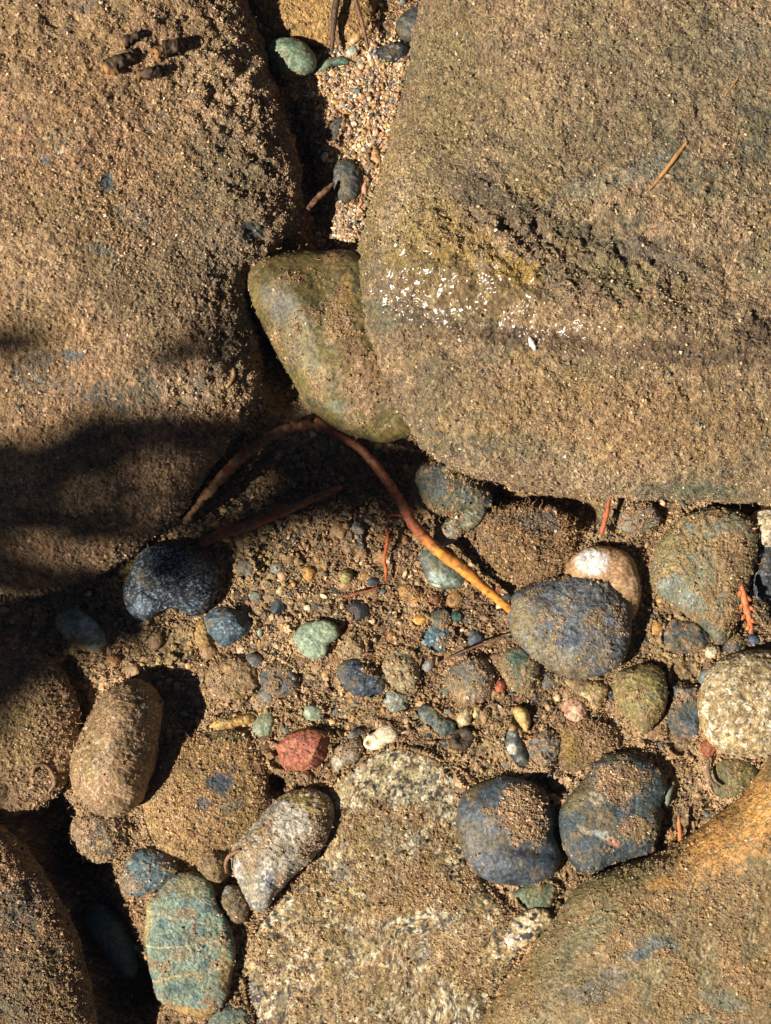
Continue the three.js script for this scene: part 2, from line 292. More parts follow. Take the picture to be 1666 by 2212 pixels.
const B = stone({ name: 'boulder', cat: 'boulder', label: 'large brown boulder in the upper right, its wet crest glinting in the sun', c: [1290, 480],
  pts: [[930, -60], [905, 40], [882, 150], [858, 250], [836, 335], [812, 410], [790, 480], [776, 550], [766, 610], [768, 690], [792, 780], [834, 860], [886, 930], [935, 984], [1010, 1022], [1100, 1048], [1200, 1066], [1310, 1074], [1420, 1080], [1530, 1086], [1630, 1090], [1720, 1080], [1880, 980], [1980, 700], [1980, 250], [1850, -130], [1500, -280], [1150, -250]],
  rim: 70, H: 262, n: 2.5, N: 420, below: 120, lump: 20, ls: 300, mid: 7, col: ['#6f6748', '#5d6154', '#8a7446'], cs: 150, silt: 0.52, ss: 90, thick: 6, flocs: 90000, fibres: 5000, tones: ['#a88d6c', '#685844', '#857a56', '#c8b08a'], ph: 235,
  film: 0.15, rough: [[1120, 500, 240, 110, 26], [1420, 560, 200, 100, 14], [1300, 900, 400, 120, 10]],
  bumps: [[990, 590, 190, 70, 26, 22], [1260, 670, 220, 55, 22, 16], [1520, 720, 200, 60, 16, 8], [1230, 480, 150, 45, -16, 20], [1420, 560, 160, 50, -12, 20], [1080, 520, 60, 26, 9, 30], [960, 500, 70, 30, 8, 20], [1140, 560, 50, 22, 8, 35], [900, 640, 60, 30, -8, 10], [1350, 900, 220, 60, 8, 10], [860, 560, 40, 160, 10, -8]],
  patches: [[1480, 160, 260, 150, '#7f775c', 0, 0.5], [1100, 180, 200, 90, '#8a7656', 10, 0.4], [1350, 900, 320, 90, '#a3804f', 5, 0.45], [950, 260, 70, 240, '#7f7444', 5, 0.5], [1250, 330, 160, 60, '#6a6248', -10, 0.4], [1000, 400, 80, 40, '#45403c', 20, 0.79], [1100, 450, 90, 26, '#454338', 25, 0.7], [1250, 500, 100, 26, '#4b4a3c', 20, 0.65], [1430, 560, 90, 36, '#4a4d4a', 20, 0.7], [1330, 545, 60, 30, '#505245', 0, 0.6], [1395, 365, 60, 30, '#6f7c74', -25, 0.6], [1290, 400, 70, 26, '#717b6e', -15, 0.5], [940, 460, 60, 40, '#a08d4a', 0, 0.6], [900, 530, 50, 60, '#8d7c42', 0, 0.6], [1110, 590, 60, 30, '#b0903a', 25, 0.79], [960, 520, 120, 50, '#9c8240', 10, 0.7], [1000, 610, 170, 56, '#80693f', 17, 0.86, 0.8], [890, 610, 40, 26, '#7d6a40', 0, 0.6], [1340, 600, 70, 40, '#77764a', 15, 0.55], [1600, 100, 60, 60, '#6a7873', 0, 0.45], [1640, 560, 50, 60, '#7a7c5c', 0, 0.5], [1150, 960, 90, 30, '#6d7058', 10, 0.4], [940, 830, 40, 60, '#5e6056', 0, 0.4], [950, 700, 90, 24, '#544b38', 10, 0.6], [1150, 735, 170, 22, '#4c3a28', 6, 0.78], [1480, 762, 190, 26, '#4c3b29', 2, 0.78], [1650, 720, 80, 36, '#45362a', 0, 0.78], [1500, 1060, 150, 20, '#56604f', 2, 0.7], [840, 300, 22, 160, '#8f7a4c', 8, 0.75, 0.3], [800, 500, 20, 110, '#877544', 8, 0.75, 0.3], [800, 780, 26, 90, '#8c7850', -20, 0.7, 0.3]] });
const C = stone({ name: 'wedge_stone', cat: 'stone', label: 'olive nose-shaped stone wedged between the two upper boulders', c: [690, 720],
  pts: [[530, 632], [528, 600], [550, 566], [610, 549], [690, 542], [770, 548], [830, 620], [870, 740], [920, 850], [930, 920], [880, 945], [810, 952], [740, 938], [690, 902], [660, 866], [630, 818], [590, 760], [556, 700]],
  rim: 60, H: 165, n: 2.4, N: 190, below: 110, lump: 10, ls: 120, mid: 1.5, col: ['#766838', '#6b6036', '#5c573c'], cs: 70, silt: 0.12, ss: 40, flocs: 2600, fibres: 500, mat: 'smooth', ph: 130,
  bumps: [[640, 640, 90, 36, 14, 60], [700, 620, 40, 50, -10, 0], [720, 800, 60, 60, 8, 0], [560, 640, 30, 60, 10, 0]],
  patches: [[610, 665, 26, 44, '#5a5647', 20, 0.7], [580, 630, 20, 20, '#62604f', 0, 0.6], [735, 690, 36, 60, 'silt', 0, 0.9], [790, 830, 50, 70, 'silt', 20, 0.95], [760, 760, 30, 50, 'silt', 0, 0.7], [720, 560, 40, 22, '#7a5b36', 0, 0.5], [745, 640, 18, 44, '#b08a4e', 0, 0.6], [690, 790, 50, 40, '#7c7340', 0, 0.6], [730, 880, 26, 16, '#7b8270', 0, 0.6]] });
const D = stone({ name: 'boulder', cat: 'boulder', label: 'smooth tan boulder cutting off the lower right corner, orange towards the edge of the picture', c: [1500, 2110],
  pts: [[1700, 1600], [1650, 1655], [1605, 1715], [1545, 1768], [1480, 1818], [1400, 1850], [1300, 1880], [1240, 1918], [1200, 1980], [1150, 2060], [1110, 2110], [1072, 2165], [1045, 2240], [1080, 2400], [1300, 2560], [1650, 2580], [1900, 2400], [1960, 2050], [1860, 1700]],
  rim: 50, H: 185, n: 2.5, N: 330, below: 90, lump: 14, ls: 240, mid: 3, col: ['#92784e', '#7c7050', '#877a55'], cs: 120, silt: 0.3, ss: 45, thick: 2.8, flocs: 20000, fibres: 1600, tones: ['#a9875a', '#80684a', '#8b804f', '#cfae80'], ph: 160,
  specks: [['#c9b48c', 9, 0.14, 0.5], ['#4c4a40', 11, 0.12, 0.55]],
  bumps: [[1560, 1830, 140, 50, 10, -35], [1420, 1960, 160, 50, -6, -15]],
  patches: [[1590, 1800, 130, 66, '#cf9a54', -38, 0.9], [1650, 1730, 60, 66, '#d9a55c', -40, 0.9], [1540, 1870, 60, 22, '#b98d52', -30, 0.5], [1445, 1912, 56, 16, '#bd8c48', -8, 0.8], [1385, 2052, 42, 18, '#52666c', -20, 0.8], [1420, 2030, 36, 16, '#647678', 0, 0.7], [1300, 2125, 70, 26, '#55625f', -30, 0.65], [1260, 2145, 34, 18, '#3f4b4c', 0, 0.6], [1290, 2010, 70, 24, '#6b7758', -35, 0.5], [1560, 2160, 60, 22, '#6a7d70', 20, 0.5], [1500, 2200, 40, 20, '#55796c', 0, 0.5], [1330, 1920, 110, 26, '#6f6c44', -20, 0.55], [1210, 2060, 40, 80, '#6b6a48', 30, 0.5]] });
const E = stone({ name: 'boulder', cat: 'boulder', label: 'dark brown boulder in the lower left corner beside the deep black gap', c: [-90, 2140],
  pts: [[-80, 1752], [10, 1792], [52, 1832], [92, 1890], [130, 1952], [165, 2020], [190, 2090], [206, 2160], [214, 2250], [190, 2420], [40, 2540], [-200, 2540], [-360, 2350], [-380, 2050], [-250, 1800]],
  rim: 75, H: 190, n: 2.4, N: 230, below: 160, lump: 14, ls: 160, mid: 5, col: ['#66604c', '#585c58', '#77643f'], cs: 90, silt: 0.5, ss: 36, thick: 4.5, flocs: 18000, fibres: 1500, ph: 150,
  patches: [[40, 1960, 60, 50, '#5b5f5c', 0, 0.55], [60, 2090, 70, 60, '#787257', 0, 0.5], [30, 1860, 40, 26, '#9b8150', 20, 0.5], [40, 2160, 40, 40, '#6d7263', 0, 0.6]] });
const F = stone({ name: 'cobble', cat: 'cobble', label: 'rounded silt-coated cobble at the left edge, half in shade', c: [20, 1590],
  pts: [[-120, 1400], [-30, 1378], [50, 1385], [112, 1420], [150, 1478], [166, 1556], [158, 1640], [120, 1716], [40, 1760], [-60, 1760], [-150, 1680], [-180, 1520]],
  rim: 25, H: 95, N: 160, below: 60, lump: 9, ls: 120, mid: 4, col: ['#6a5c45', '#59564b'], silt: 0.6, thick: 6, flocs: 8000, fibres: 900, patches: [[60, 1440, 40, 24, '#4e5357', 0, 0.5]] });
const G = stone({ name: 'granite_slab', cat: 'slab', label: 'flat speckled granite slab buried in silt along the bottom, pale at its upper end', c: [800, 1960],
  pts: [[700, 1770], [712, 1700], [770, 1640], [860, 1612], [950, 1640], [1000, 1700], [1010, 1860], [1075, 1940], [1135, 2000], [1110, 2090], [1062, 2150], [1040, 2260], [900, 2420], [650, 2400], [560, 2250], [533, 2150], [528, 2060], [575, 1975], [640, 1900], [690, 1840]],
  rim: 4, H: 30, n: 3.2, N: 260, below: 40, lump: 7, ls: 150, mid: 4, col: ['#b59e70', '#a88f5e', '#8d8672'], cs: 90, specks: [['#26272a', 12, 0.36, 0.92], ['#e8dcba', 14, 0.28, 0.8], ['#33332f', 7, 0.24, 0.85]], silt: 0.22, ss: 60, thick: 5, flocs: 22000, fibres: 900, tones: ['#a8845a', '#7c6446', '#988050', '#ceb084'], ph: 26,
  patches: [[850, 1680, 130, 64, '#b5a67e', 10, 0.95], [760, 1700, 30, 40, '#cfb57e', 0, 0.5], [950, 1720, 44, 60, '#8d8770', 0, 0.5], [700, 2020, 40, 20, 'silt', 0, 0.9], [880, 1920, 110, 60, 'silt', 0, 0.75], [800, 2120, 150, 60, 'silt', 0, 0.45], [980, 2060, 60, 70, 'silt', 0, 0.7], [760, 1960, 70, 40, '#caa463', 0, 0.5], [700, 2090, 60, 60, '#b9985c', 0, 0.5], [860, 2180, 80, 24, '#8b8160', 0, 0.5], [1030, 2190, 34, 50, '#2e2e2a', 20, 0.6], [600, 2170, 20, 60, '#5a4a34', 0, 0.5]] });

// ---------------------------------------------------------------- stones on the bed, each with its own look
const list = [
  { name: 'cobble', cat: 'cobble', label: 'tall tan cobble with fine pale flecks, casting a black shadow to its right', pts: [[152, 1650], [172, 1595], [200, 1532], [240, 1486], [290, 1470], [335, 1488], [348, 1540], [341, 1610], [325, 1680], [300, 1738], [255, 1760], [200, 1745], [162, 1700]], rim: 55, H: 165, n: 2.1, below: 75, lump: 7, mid: 1.5, col: ['#94744a', '#a88a62', '#857350'], specks: [['#e6d3b4', 5, 0.3, 0.55], ['#6b5238', 7, 0.25, 0.5]], silt: 0.16, ss: 30, flocs: 700, patches: [[250, 1560, 50, 40, '#b08d68', 0, 0.4], [200, 1640, 26, 44, '#8a7440', 10, 0.6], [265, 1680, 40, 44, '#c09872', 0, 0.5], [318, 1600, 20, 100, '#6b5a44', 8, 0.6, 0.3]], bumps: [[250, 1610, 40, 120, 12, 10]] },
  { name: 'flat_cobble', cat: 'cobble', label: 'broad flat brown cobble with a blue-grey bare patch in its middle', pts: [[308, 1745], [318, 1700], [348, 1640], [382, 1602], [440, 1580], [502, 1572], [552, 1602], [574, 1660], [574, 1750], [540, 1800], [472, 1842], [400, 1856], [338, 1830]], rim: 12, H: 52, n: 2.8, below: 45, lump: 5, mid: 2.5, col: ['#6b6a58', '#585e60'], silt: 0.62, ss: 26, thick: 4, flocs: 8000, fibres: 200, tones: ['#b58d5c', '#7a5d40', '#94824f', '#d2b384'], patches: [[480, 1690, 34, 26, '#46525c'], [440, 1735, 20, 16, '#4c5860', 0, 0.8], [500, 1740, 26, 20, '#5a625e', 0, 0.5], [490, 1590, 50, 14, '#7a7a48', 0, 0.6]] },
  { name: 'mottled_cobble', cat: 'cobble', label: 'lumpy white and grey cobble with olive film at its upper end', pts: [[500, 1838], [520, 1806], [550, 1776], [585, 1738], [630, 1706], [680, 1704], [716, 1730], [722, 1772], [696, 1830], [646, 1880], [598, 1930], [572, 1966], [548, 1962], [526, 1928], [505, 1882]], rim: 30, H: 92, n: 2.2, below: 55, lump: 7, ls: 50, mid: 3, col: ['#b9ad92', '#a39c8c', '#8c8a84'], specks: [['#e8e0cc', 7, 0.3, 0.6], ['#5f5a50', 9, 0.2, 0.5]], silt: 0.18, ss: 26, flocs: 900, patches: [[650, 1728, 56, 26, '#b39a4e', 20, 0.85], [700, 1780, 22, 50, 'silt', 20, 0.8], [545, 1835, 36, 26, '#a8895c', 0, 0.7], [630, 1770, 36, 34, '#d2ccbc', 0, 0.6], [578, 1900, 24, 34, '#5d646a', 15, 0.9], [670, 1830, 26, 26, 'silt', 0, 0.8], [515, 1880, 12, 26, '#b5b4b6', 0, 0.8]] },
  { name: 'green_slab', cat: 'slab', label: 'flat blue-green slab with thin pale veins and a yellow-brown rim, near the bottom', pts: [[312, 2000], [318, 1962], [345, 1925], [372, 1892], [420, 1884], [455, 1905], [466, 1950], [490, 1985], [508, 2050], [500, 2110], [488, 2160], [450, 2196], [400, 2190], [345, 2160], [328, 2110], [318, 2060]], rim: 34, H: 62, n: 3.2, below: 60, lump: 4, mid: 2, col: ['#86957a', '#748b7e', '#5f7875'], cs: 40, silt: 0.1, ss: 28, flocs: 500, mat: 'stone', veins: [[410, 2038, -4, 1.6, '#cdbb8c'], [400, 2105, -12, 2.2, '#d8b078'], [400, 1985, 12, 1.4, '#c8b88e']], patches: [[410, 1915, 50, 26, '#988c62', 0, 0.7], [315, 2000, 12, 60, '#b0995a', 10, 0.7, 0.3], [400, 2186, 70, 14, '#b38a48', 5, 0.85, 0.3], [488, 2100, 18, 70, '#93784a', -6, 0.8], [440, 1960, 30, 10, '#4c5a58', 10, 0.7], [395, 2135, 40, 18, '#48605f', -10, 0.6], [380, 2025, 34, 14, '#5e7a78', 0, 0.6], [385, 2060, 20, 12, '#8e6f4c', 0, 0.6], [400, 1968, 30, 8, '#ab8a58', 0, 0.6]] },
  { name: 'cobble', cat: 'cobble', label: 'round blue-black cobble carrying a cap of brown grit', pts: [[986, 1770], [1000, 1715], [1048, 1686], [1120, 1680], [1172, 1708], [1196, 1760], [1196, 1800], [1212, 1840], [1200, 1885], [1150, 1910], [1080, 1908], [1022, 1880], [995, 1830]], rim: 28, H: 82, n: 2.4, below: 50, lump: 5, mid: 1, col: ['#3c444c', '#505a62', '#30363c'], cs: 30, mat: 'smooth', flocs: 2600, fs: 1.15, silt: 0.02, patches: [[1125, 1765, 62, 62, 'silt', 0, 1, 0.6], [1140, 1725, 50, 36, 'silt', 0, 1, 0.6], [1060, 1775, 20, 12, '#8c7c5c', -20, 0.6], [1030, 1700, 26, 12, '#55553c', -30, 0.6], [1160, 1870, 40, 22, '#3d4858', 0, 0.6], [1000, 1850, 22, 40, '#4f4d44', 0, 0.5]], specks: [['#6d7f8c', 6, 0.16, 0.5]], bumps: [[1125, 1770, 50, 50, 6, 0], [1140, 1830, 60, 14, -9, 10], [1100, 1870, 90, 30, 8, 0]] },
  { name: 'cobble', cat: 'cobble', label: 'angular slate-green cobble with white blotches and grit in its hollow, against the lower right boulder', pts: [[1206, 1762], [1226, 1722], [1262, 1680], [1290, 1642], [1340, 1624], [1402, 1640], [1440, 1690], [1428, 1740], [1424, 1790], [1404, 1842], [1330, 1860], [1262, 1886], [1222, 1840]], rim: 22, H: 70, n: 2.8, below: 45, lump: 6, mid: 2, col: ['#3e4b4c', '#34444c', '#4a5248'], cs: 30, mat: 'stone', specks: [['#6a7a7c', 5, 0.2, 0.5], ['#222a2c', 6, 0.2, 0.5]], silt: 0.04, flocs: 2400, fs: 1.1, patches: [[1345, 1680, 70, 46, 'silt', 0, 1, 0.7], [1250, 1710, 26, 50, '#71673a', 35, 0.7], [1288, 1722, 20, 14, '#b7ab90', 30, 1, 0.4], [1300, 1800, 24, 12, '#b9c0be', 20, 1, 0.5], [1322, 1818, 20, 9, '#c08a68', 30, 0.9, 0.4], [1262, 1792, 18, 6, '#a89372', 35, 0.9, 0.3], [1370, 1790, 40, 30, 'silt', 0, 0.8], [1320, 1640, 40, 16, '#57503a', 10, 0.6]] },
  { name: 'cobble', cat: 'cobble', label: 'dark blue-grey rounded triangular cobble with ochre film on its left, touching the orange root', pts: [[1098, 1320], [1112, 1280], [1150, 1262], [1200, 1250], [1290, 1243], [1344, 1272], [1362, 1326], [1360, 1385], [1346, 1430], [1300, 1456], [1232, 1462], [1172, 1434], [1126, 1396], [1102, 1358]], rim: 40, H: 112, n: 2.3, below: 62, lump: 7, mid: 2.4, col: ['#72767a', '#5c6268', '#86877c'], cs: 34, mat: 'stone', specks: [['#8c949a', 8, 0.22, 0.5], ['#262d38', 9, 0.25, 0.55]], silt: 0.13, ss: 22, flocs: 1300, patches: [[1130, 1340, 34, 60, '#8a7c50', -20, 0.75], [1180, 1410, 60, 30, '#8f8258', 30, 0.65], [1160, 1300, 26, 16, '#3a4150', 0, 0.6], [1230, 1370, 34, 24, '#343c4c', -30, 0.7], [1260, 1300, 50, 20, '#565a5c', 0, 0.5], [1230, 1450, 60, 14, '#8e7a4c', 5, 0.7], [1290, 1380, 40, 40, 'silt', 0, 0.35]] },
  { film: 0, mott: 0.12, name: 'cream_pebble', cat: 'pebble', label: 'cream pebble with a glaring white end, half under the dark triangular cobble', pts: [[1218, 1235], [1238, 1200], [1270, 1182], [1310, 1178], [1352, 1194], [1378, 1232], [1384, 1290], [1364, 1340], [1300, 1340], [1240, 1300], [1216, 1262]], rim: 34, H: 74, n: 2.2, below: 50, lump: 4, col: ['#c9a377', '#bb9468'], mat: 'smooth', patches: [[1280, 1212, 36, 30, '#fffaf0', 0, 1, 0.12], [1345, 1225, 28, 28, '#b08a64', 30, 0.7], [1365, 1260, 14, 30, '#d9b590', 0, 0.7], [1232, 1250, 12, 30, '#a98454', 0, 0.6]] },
  { name: 'cobble', cat: 'cobble', label: 'large grey-green cobble under brown fuzz, right of the cream pebble', pts: [[1408, 1230], [1418, 1190], [1440, 1150], [1476, 1116], [1530, 1096], [1596, 1104], [1626, 1140], [1634, 1200], [1622, 1250], [1606, 1310], [1590, 1352], [1558, 1392], [1512, 1352], [1452, 1304], [1416, 1272]], rim: 36, H: 84, n: 2.5, below: 60, lump: 8, mid: 3, col: ['#7a7c62', '#737a6c', '#82764c'], silt: 0.4, ss: 34, thick: 4.2, flocs: 2600, fibres: 350, tones: ['#a7875a', '#71593d', '#8b7f4a', '#c9aa7c'], patches: [[1455, 1270, 40, 34, '#7d8a80', 20, 0.85], [1490, 1300, 36, 26, '#76857c', 30, 0.8], [1500, 1240, 30, 20, '#828568', 0, 0.5], [1580, 1220, 50, 90, 'silt', 0, 0.9], [1540, 1365, 40, 16, '#58655a', 40, 0.8], [1440, 1180, 26, 46, '#867a4a', 20, 0.7]] },
  { name: 'speckled_cobble', cat: 'cobble', label: 'round salt-and-pepper granite cobble at the right edge', pts: [[1508, 1530], [1516, 1482], [1546, 1432], [1600, 1408], [1670, 1406], [1740, 1440], [1760, 1520], [1730, 1596], [1670, 1626], [1610, 1632], [1558, 1622], [1522, 1586]], rim: 42, H: 118, n: 2.2, below: 60, lump: 4, mid: 1.4, col: ['#c4b184', '#b39a6a', '#cfc4a4'], cs: 50, mat: 'stone', specks: [['#3b362c', 9, 0.24, 0.75], ['#f0e6cc', 10, 0.3, 0.75], ['#7a6034', 9, 0.2, 0.6]], silt: 0.05, flocs: 500, patches: [[1525, 1550, 18, 60, '#a98c4e', 0, 0.6], [1640, 1470, 50, 40, '#a58a60', 0, 0.4], [1570, 1425, 40, 14, '#938348', -20, 0.5]] },
  { name: 'olive_pebble', cat: 'pebble', label: 'olive teardrop pebble left of the dark long stone', pts: [[1324, 1492], [1334, 1458], [1372, 1438], [1418, 1440], [1440, 1476], [1438, 1530], [1412, 1566], [1392, 1582], [1360, 1556], [1336, 1526]], rim: 28, H: 72, n: 2.2, below: 42, lump: 4, mid: 1.5, col: ['#8e8148', '#9a8c58', '#77785a'], cs: 24, mat: 'stone', specks: [['#c2ad78', 6, 0.2, 0.5], ['#5c5230', 7, 0.2, 0.5]], silt: 0.14, flocs: 300 },
  { name: 'black_cobble', cat: 'cobble', label: 'black-blue cobble with white specks, sitting in the shade at left', pts: [[264, 1290], [282, 1236], [318, 1184], [390, 1174], [442, 1194], [472, 1240], [470, 1292], [430, 1330], [366, 1316], [316, 1336], [280, 1326]], rim: 30, H: 88, n: 2.4, below: 52, lump: 7, mid: 2, col: ['#18222e', '#202c38', '#141b24'], mat: 'stone', specks: [['#9fb2c0', 3.6, 0.24, 0.8], ['#5f7484', 5, 0.2, 0.6]], patches: [[300, 1316, 30, 18, '#8797a4', -20, 0.45, 0.9]] },
  { name: 'blue_pebble', cat: 'pebble', label: 'steel-blue speckled angular pebble right of the black cobble', pts: [[441, 1334], [470, 1312], [516, 1318], [552, 1340], [528, 1372], [484, 1396], [458, 1374]], rim: 20, H: 50, facets: 3, below: 36, col: ['#3f5360', '#4f6470', '#33424e'], mat: 'stone', specks: [['#9db0b6', 5, 0.25, 0.7]] },
  { name: 'pebble', cat: 'pebble', label: 'pale grey-green pebble alone in the shade on the left', pts: [[120, 1344], [136, 1318], [166, 1312], [192, 1328], [228, 1376], [222, 1402], [180, 1402], [146, 1382]], rim: 16, H: 44, below: 34, col: ['#8d9684', '#a3ab9c', '#6f7452'], mat: 'smooth', patches: [[150, 1340, 22, 22, '#7a8f86', 0, 0.6], [190, 1352, 18, 24, '#c9d0cc', 40, 0.8], [170, 1390, 22, 14, 'silt', 0, 0.8]], flocs: 120 },
  { film: 0.12, name: 'mint_pebble', cat: 'pebble', label: 'flat pale mint-green pebble with a notch, in the middle of the gravel', pts: [[634, 1380], [648, 1352], [680, 1340], [710, 1340], [732, 1356], [731, 1378], [714, 1390], [704, 1414], [680, 1426], [654, 1412]], rim: 22, H: 42, n: 3, below: 36, lump: 2, col: ['#a2b08c', '#8fa68c', '#aab590'], cs: 20, mat: 'smooth', veins: [[668, 1370, 60, 1.2, '#5f6a4a'], [690, 1385, 20, 1.0, '#6a7050']] },
  { film: 0.12, name: 'red_stone', cat: 'stone', label: 'brick-red stone chip in the middle of the lower gravel', pts: [[579, 1640], [592, 1612], [622, 1590], [660, 1572], [706, 1582], [716, 1610], [702, 1648], [660, 1662], [610, 1664], [586, 1656]], rim: 24, H: 50, n: 2.8, facets: 3, below: 40, lump: 4, mid: 2, col: ['#bb7052', '#ab624a', '#c6825e'], cs: 26, mat: 'stone', specks: [['#6a2f22', 5, 0.14, 0.6]], patches: [[680, 1578, 30, 8, '#ac7a3e', 5, 0.7], [588, 1650, 12, 10, '#c98a58', 0, 0.6]] },
  { film: 0, mott: 0.1, name: 'white_pebble', cat: 'pebble', label: 'bright white bone-shaped pebble with a hole, above the granite slab', pts: [[785, 1606], [792, 1590], [808, 1582], [824, 1568], [846, 1566], [859, 1580], [856, 1598], [840, 1606], [828, 1616], [806, 1620], [790, 1616]], rim: 20, H: 36, below: 30, lump: 1.5, fine: 0.5, col: ['#fff0d2', '#f3dfb8'], mat: 'smooth', bumps: [[797, 1604, 7, 7, -16, 0]], patches: [[797, 1604, 7, 5, '#8a7444', 0, 0.8, 0.2]] },
  { name: 'pebble', cat: 'pebble', label: 'grey and white rough pebble between the red chip and the white pebble', pts: [[716, 1644], [726, 1616], [752, 1600], [776, 1598], [786, 1616], [776, 1640], [746, 1656], [726, 1664]], rim: 16, H: 38, below: 30, mid: 3, col: ['#b3a68c', '#8f8672', '#cfc6b2'], cs: 14, silt: 0.16, flocs: 120 },
  { name: 'dark_pebble', cat: 'pebble', label: 'dark blue mosaic pebble below and right of the mint-green one', pts: [[729, 1446], [744, 1426], [772, 1424], [800, 1440], [828, 1462], [834, 1486], [806, 1504], [766, 1502], [740, 1484]], rim: 16, H: 42, below: 34, mid: 3, col: ['#2c3a4a', '#25313c', '#4a5f72'], cs: 16, mat: 'stone', specks: [['#8a9fb0', 7, 0.16, 0.6]], patches: [[800, 1452, 22, 12, 'silt', 30, 0.9], [745, 1440, 18, 16, '#45484a', 0, 0.6]], flocs: 160 },
  { name: 'pebble', cat: 'pebble', label: 'round grey silted pebble in the gravel below the dark triangular cobble', pts: [[964, 1470], [980, 1436], [1012, 1418], [1048, 1424], [1068, 1456], [1062, 1492], [1036, 1516], [992, 1514]], rim: 14, H: 46, below: 34, lump: 4, mid: 2, col: ['#77766a', '#6a6c66'], silt: 0.34, ss: 16, flocs: 420, patches: [[1000, 1450, 26, 16, '#666a66', 0, 0.6]] },
  { name: 'green_pebble', cat: 'pebble', label: 'green and brown oval pebble just left of and below the dark triangular cobble', pts: [[1080, 1426], [1096, 1402], [1122, 1396], [1150, 1412], [1166, 1450], [1158, 1484], [1130, 1500], [1096, 1480]], rim: 12, H: 44, below: 32, lump: 4, mid: 2, col: ['#5c6248', '#4c5a4a', '#7a6a44'], silt: 0.3, ss: 16, flocs: 320, patches: [[1118, 1424, 24, 14, '#2f5348', 20, 0.8]] },
  { name: 'long_stone', cat: 'stone', label: 'long dark slate stone standing between the olive pebble and the speckled granite cobble', pts: [[1444, 1440], [1462, 1422], [1494, 1424], [1512, 1456], [1516, 1520], [1504, 1590], [1474, 1634], [1446, 1620], [1438, 1560], [1450, 1500]], rim: 8, H: 36, n: 2.8, facets: 3, below: 30, lump: 5, mid: 3, col: ['#47535a', '#3e4a4c', '#5a5c4c'], cs: 24, mat: 'stone', silt: 0.2, ss: 18, flocs: 600, patches: [[1500, 1570, 20, 30, '#4f6470', 0, 0.7]] },
  { name: 'pale_stone', cat: 'stone', label: 'pale grey-green ribbed stone lying beside the root under the boulder edge', pts: [[922, 1186], [938, 1148], [976, 1118], [1016, 1094], [1046, 1092], [1044, 1122], [1006, 1152], [962, 1178]], rim: 18, H: 48, n: 2.6, below: 34, lump: 4, mid: 3, col: ['#8f9078', '#757c70', '#a4a288'], cs: 18, silt: 0.12, band: [0.5, 0.85, 5, '#5c6258', 0.5], flocs: 220 },
  { name: 'green_stone', cat: 'stone', label: 'grey-green wet stone behind the orange root', pts: [[908, 1196], [922, 1172], [950, 1186], [984, 1216], [1008, 1244], [1000, 1266], [958, 1274], [926, 1258], [912, 1228]], rim: 16, H: 34, below: 34, lump: 3, col: ['#56604e', '#4c5a52', '#707862'], mat: 'smooth', patches: [[955, 1250, 30, 14, '#9db0a0', 20, 0.8], [940, 1264, 16, 5, '#dfe3c8', 20, 0.8]] },
  { name: 'mound_stone', cat: 'stone', label: 'low stone buried in brown fuzz under the upper right boulder', pts: [[1022, 1172], [1036, 1126], [1080, 1098], [1150, 1092], [1216, 1112], [1246, 1158], [1242, 1214], [1196, 1248], [1120, 1254], [1056, 1232]], rim: 8, H: 52, below: 36, lump: 9, mid: 6, col: ['#5e5a4c', '#565c5c'], silt: 0.62, ss: 24, thick: 6, flocs: 3000, fibres: 1100, fs: 1.2, tones: ['#a5805a', '#6d5138', '#88744a', '#c29e74'], patches: [[1165, 1130, 40, 26, '#5d6468', 0, 0.7], [1100, 1120, 40, 16, '#5a5648', 0, 0.5]] },
  { name: 'stone', cat: 'stone', label: 'shaded olive-blue stone tucked under the lower left edge of the upper right boulder', pts: [[886, 1040], [906, 1008], [952, 998], [1008, 1024], [1056, 1062], [1062, 1092], [1010, 1104], [940, 1110], [896, 1084]], rim: 16, H: 62, below: 40, lump: 6, mid: 2, col: ['#6c6a48', '#5c655a', '#4c5c60'], silt: 0.2, ss: 24, flocs: 600, fibres: 150, patches: [[940, 1040, 24, 24, '#48585c', 0, 0.7]] },
  { name: 'green_pebble', cat: 'pebble', label: 'smooth jade-green oval pebble in the sandy channel at the top', pts: [[578, 114], [586, 92], [610, 82], [640, 84], [668, 102], [684, 132], [676, 154], [650, 166], [618, 162], [590, 144]], rim: 34, H: 72, below: 48, lump: 3, col: ['#7d967c', '#8fa284', '#6b8674'], cs: 26, mat: 'smooth', specks: [['#b4b894', 7, 0.12, 0.4], ['#4f6a5c', 6, 0.12, 0.4]], patches: [[665, 110, 20, 20, '#6b7658', 0, 0.6], [630, 156, 34, 8, '#b7ac86', 5, 0.6]] },
  { name: 'green_sliver', cat: 'pebble', label: 'thin curved green sliver right of the jade-green pebble', pts: [[680, 148], [694, 132], [722, 124], [752, 126], [758, 136], [724, 142], [704, 154], [688, 158]], rim: 14, H: 28, below: 24, lump: 2, col: ['#5f7a68', '#6f8a78'], mat: 'smooth' },
  { name: 'dark_pebble', cat: 'pebble', label: 'dark grey oval pebble with fine grain at the lower end of the sandy channel', pts: [[718, 398], [722, 366], [738, 348], [760, 346], [778, 366], [783, 400], [772, 428], [748, 438], [728, 426]], rim: 16, H: 44, below: 34, lump: 3, mid: 1.5, col: ['#4c5250', '#565a54', '#434a4c'], cs: 20, mat: 'stone', specks: [['#8a8676', 4, 0.2, 0.5]] },
  { name: 'slate_chip', cat: 'pebble', label: 'flat charcoal chip in the middle of the sandy channel', pts: [[700, 300], [706, 276], [722, 256], [742, 252], [738, 276], [728, 304], [714, 310]], rim: 8, H: 18, n: 3, below: 20, lump: 2, col: ['#3a3f3e', '#44484a'], mat: 'stone' },
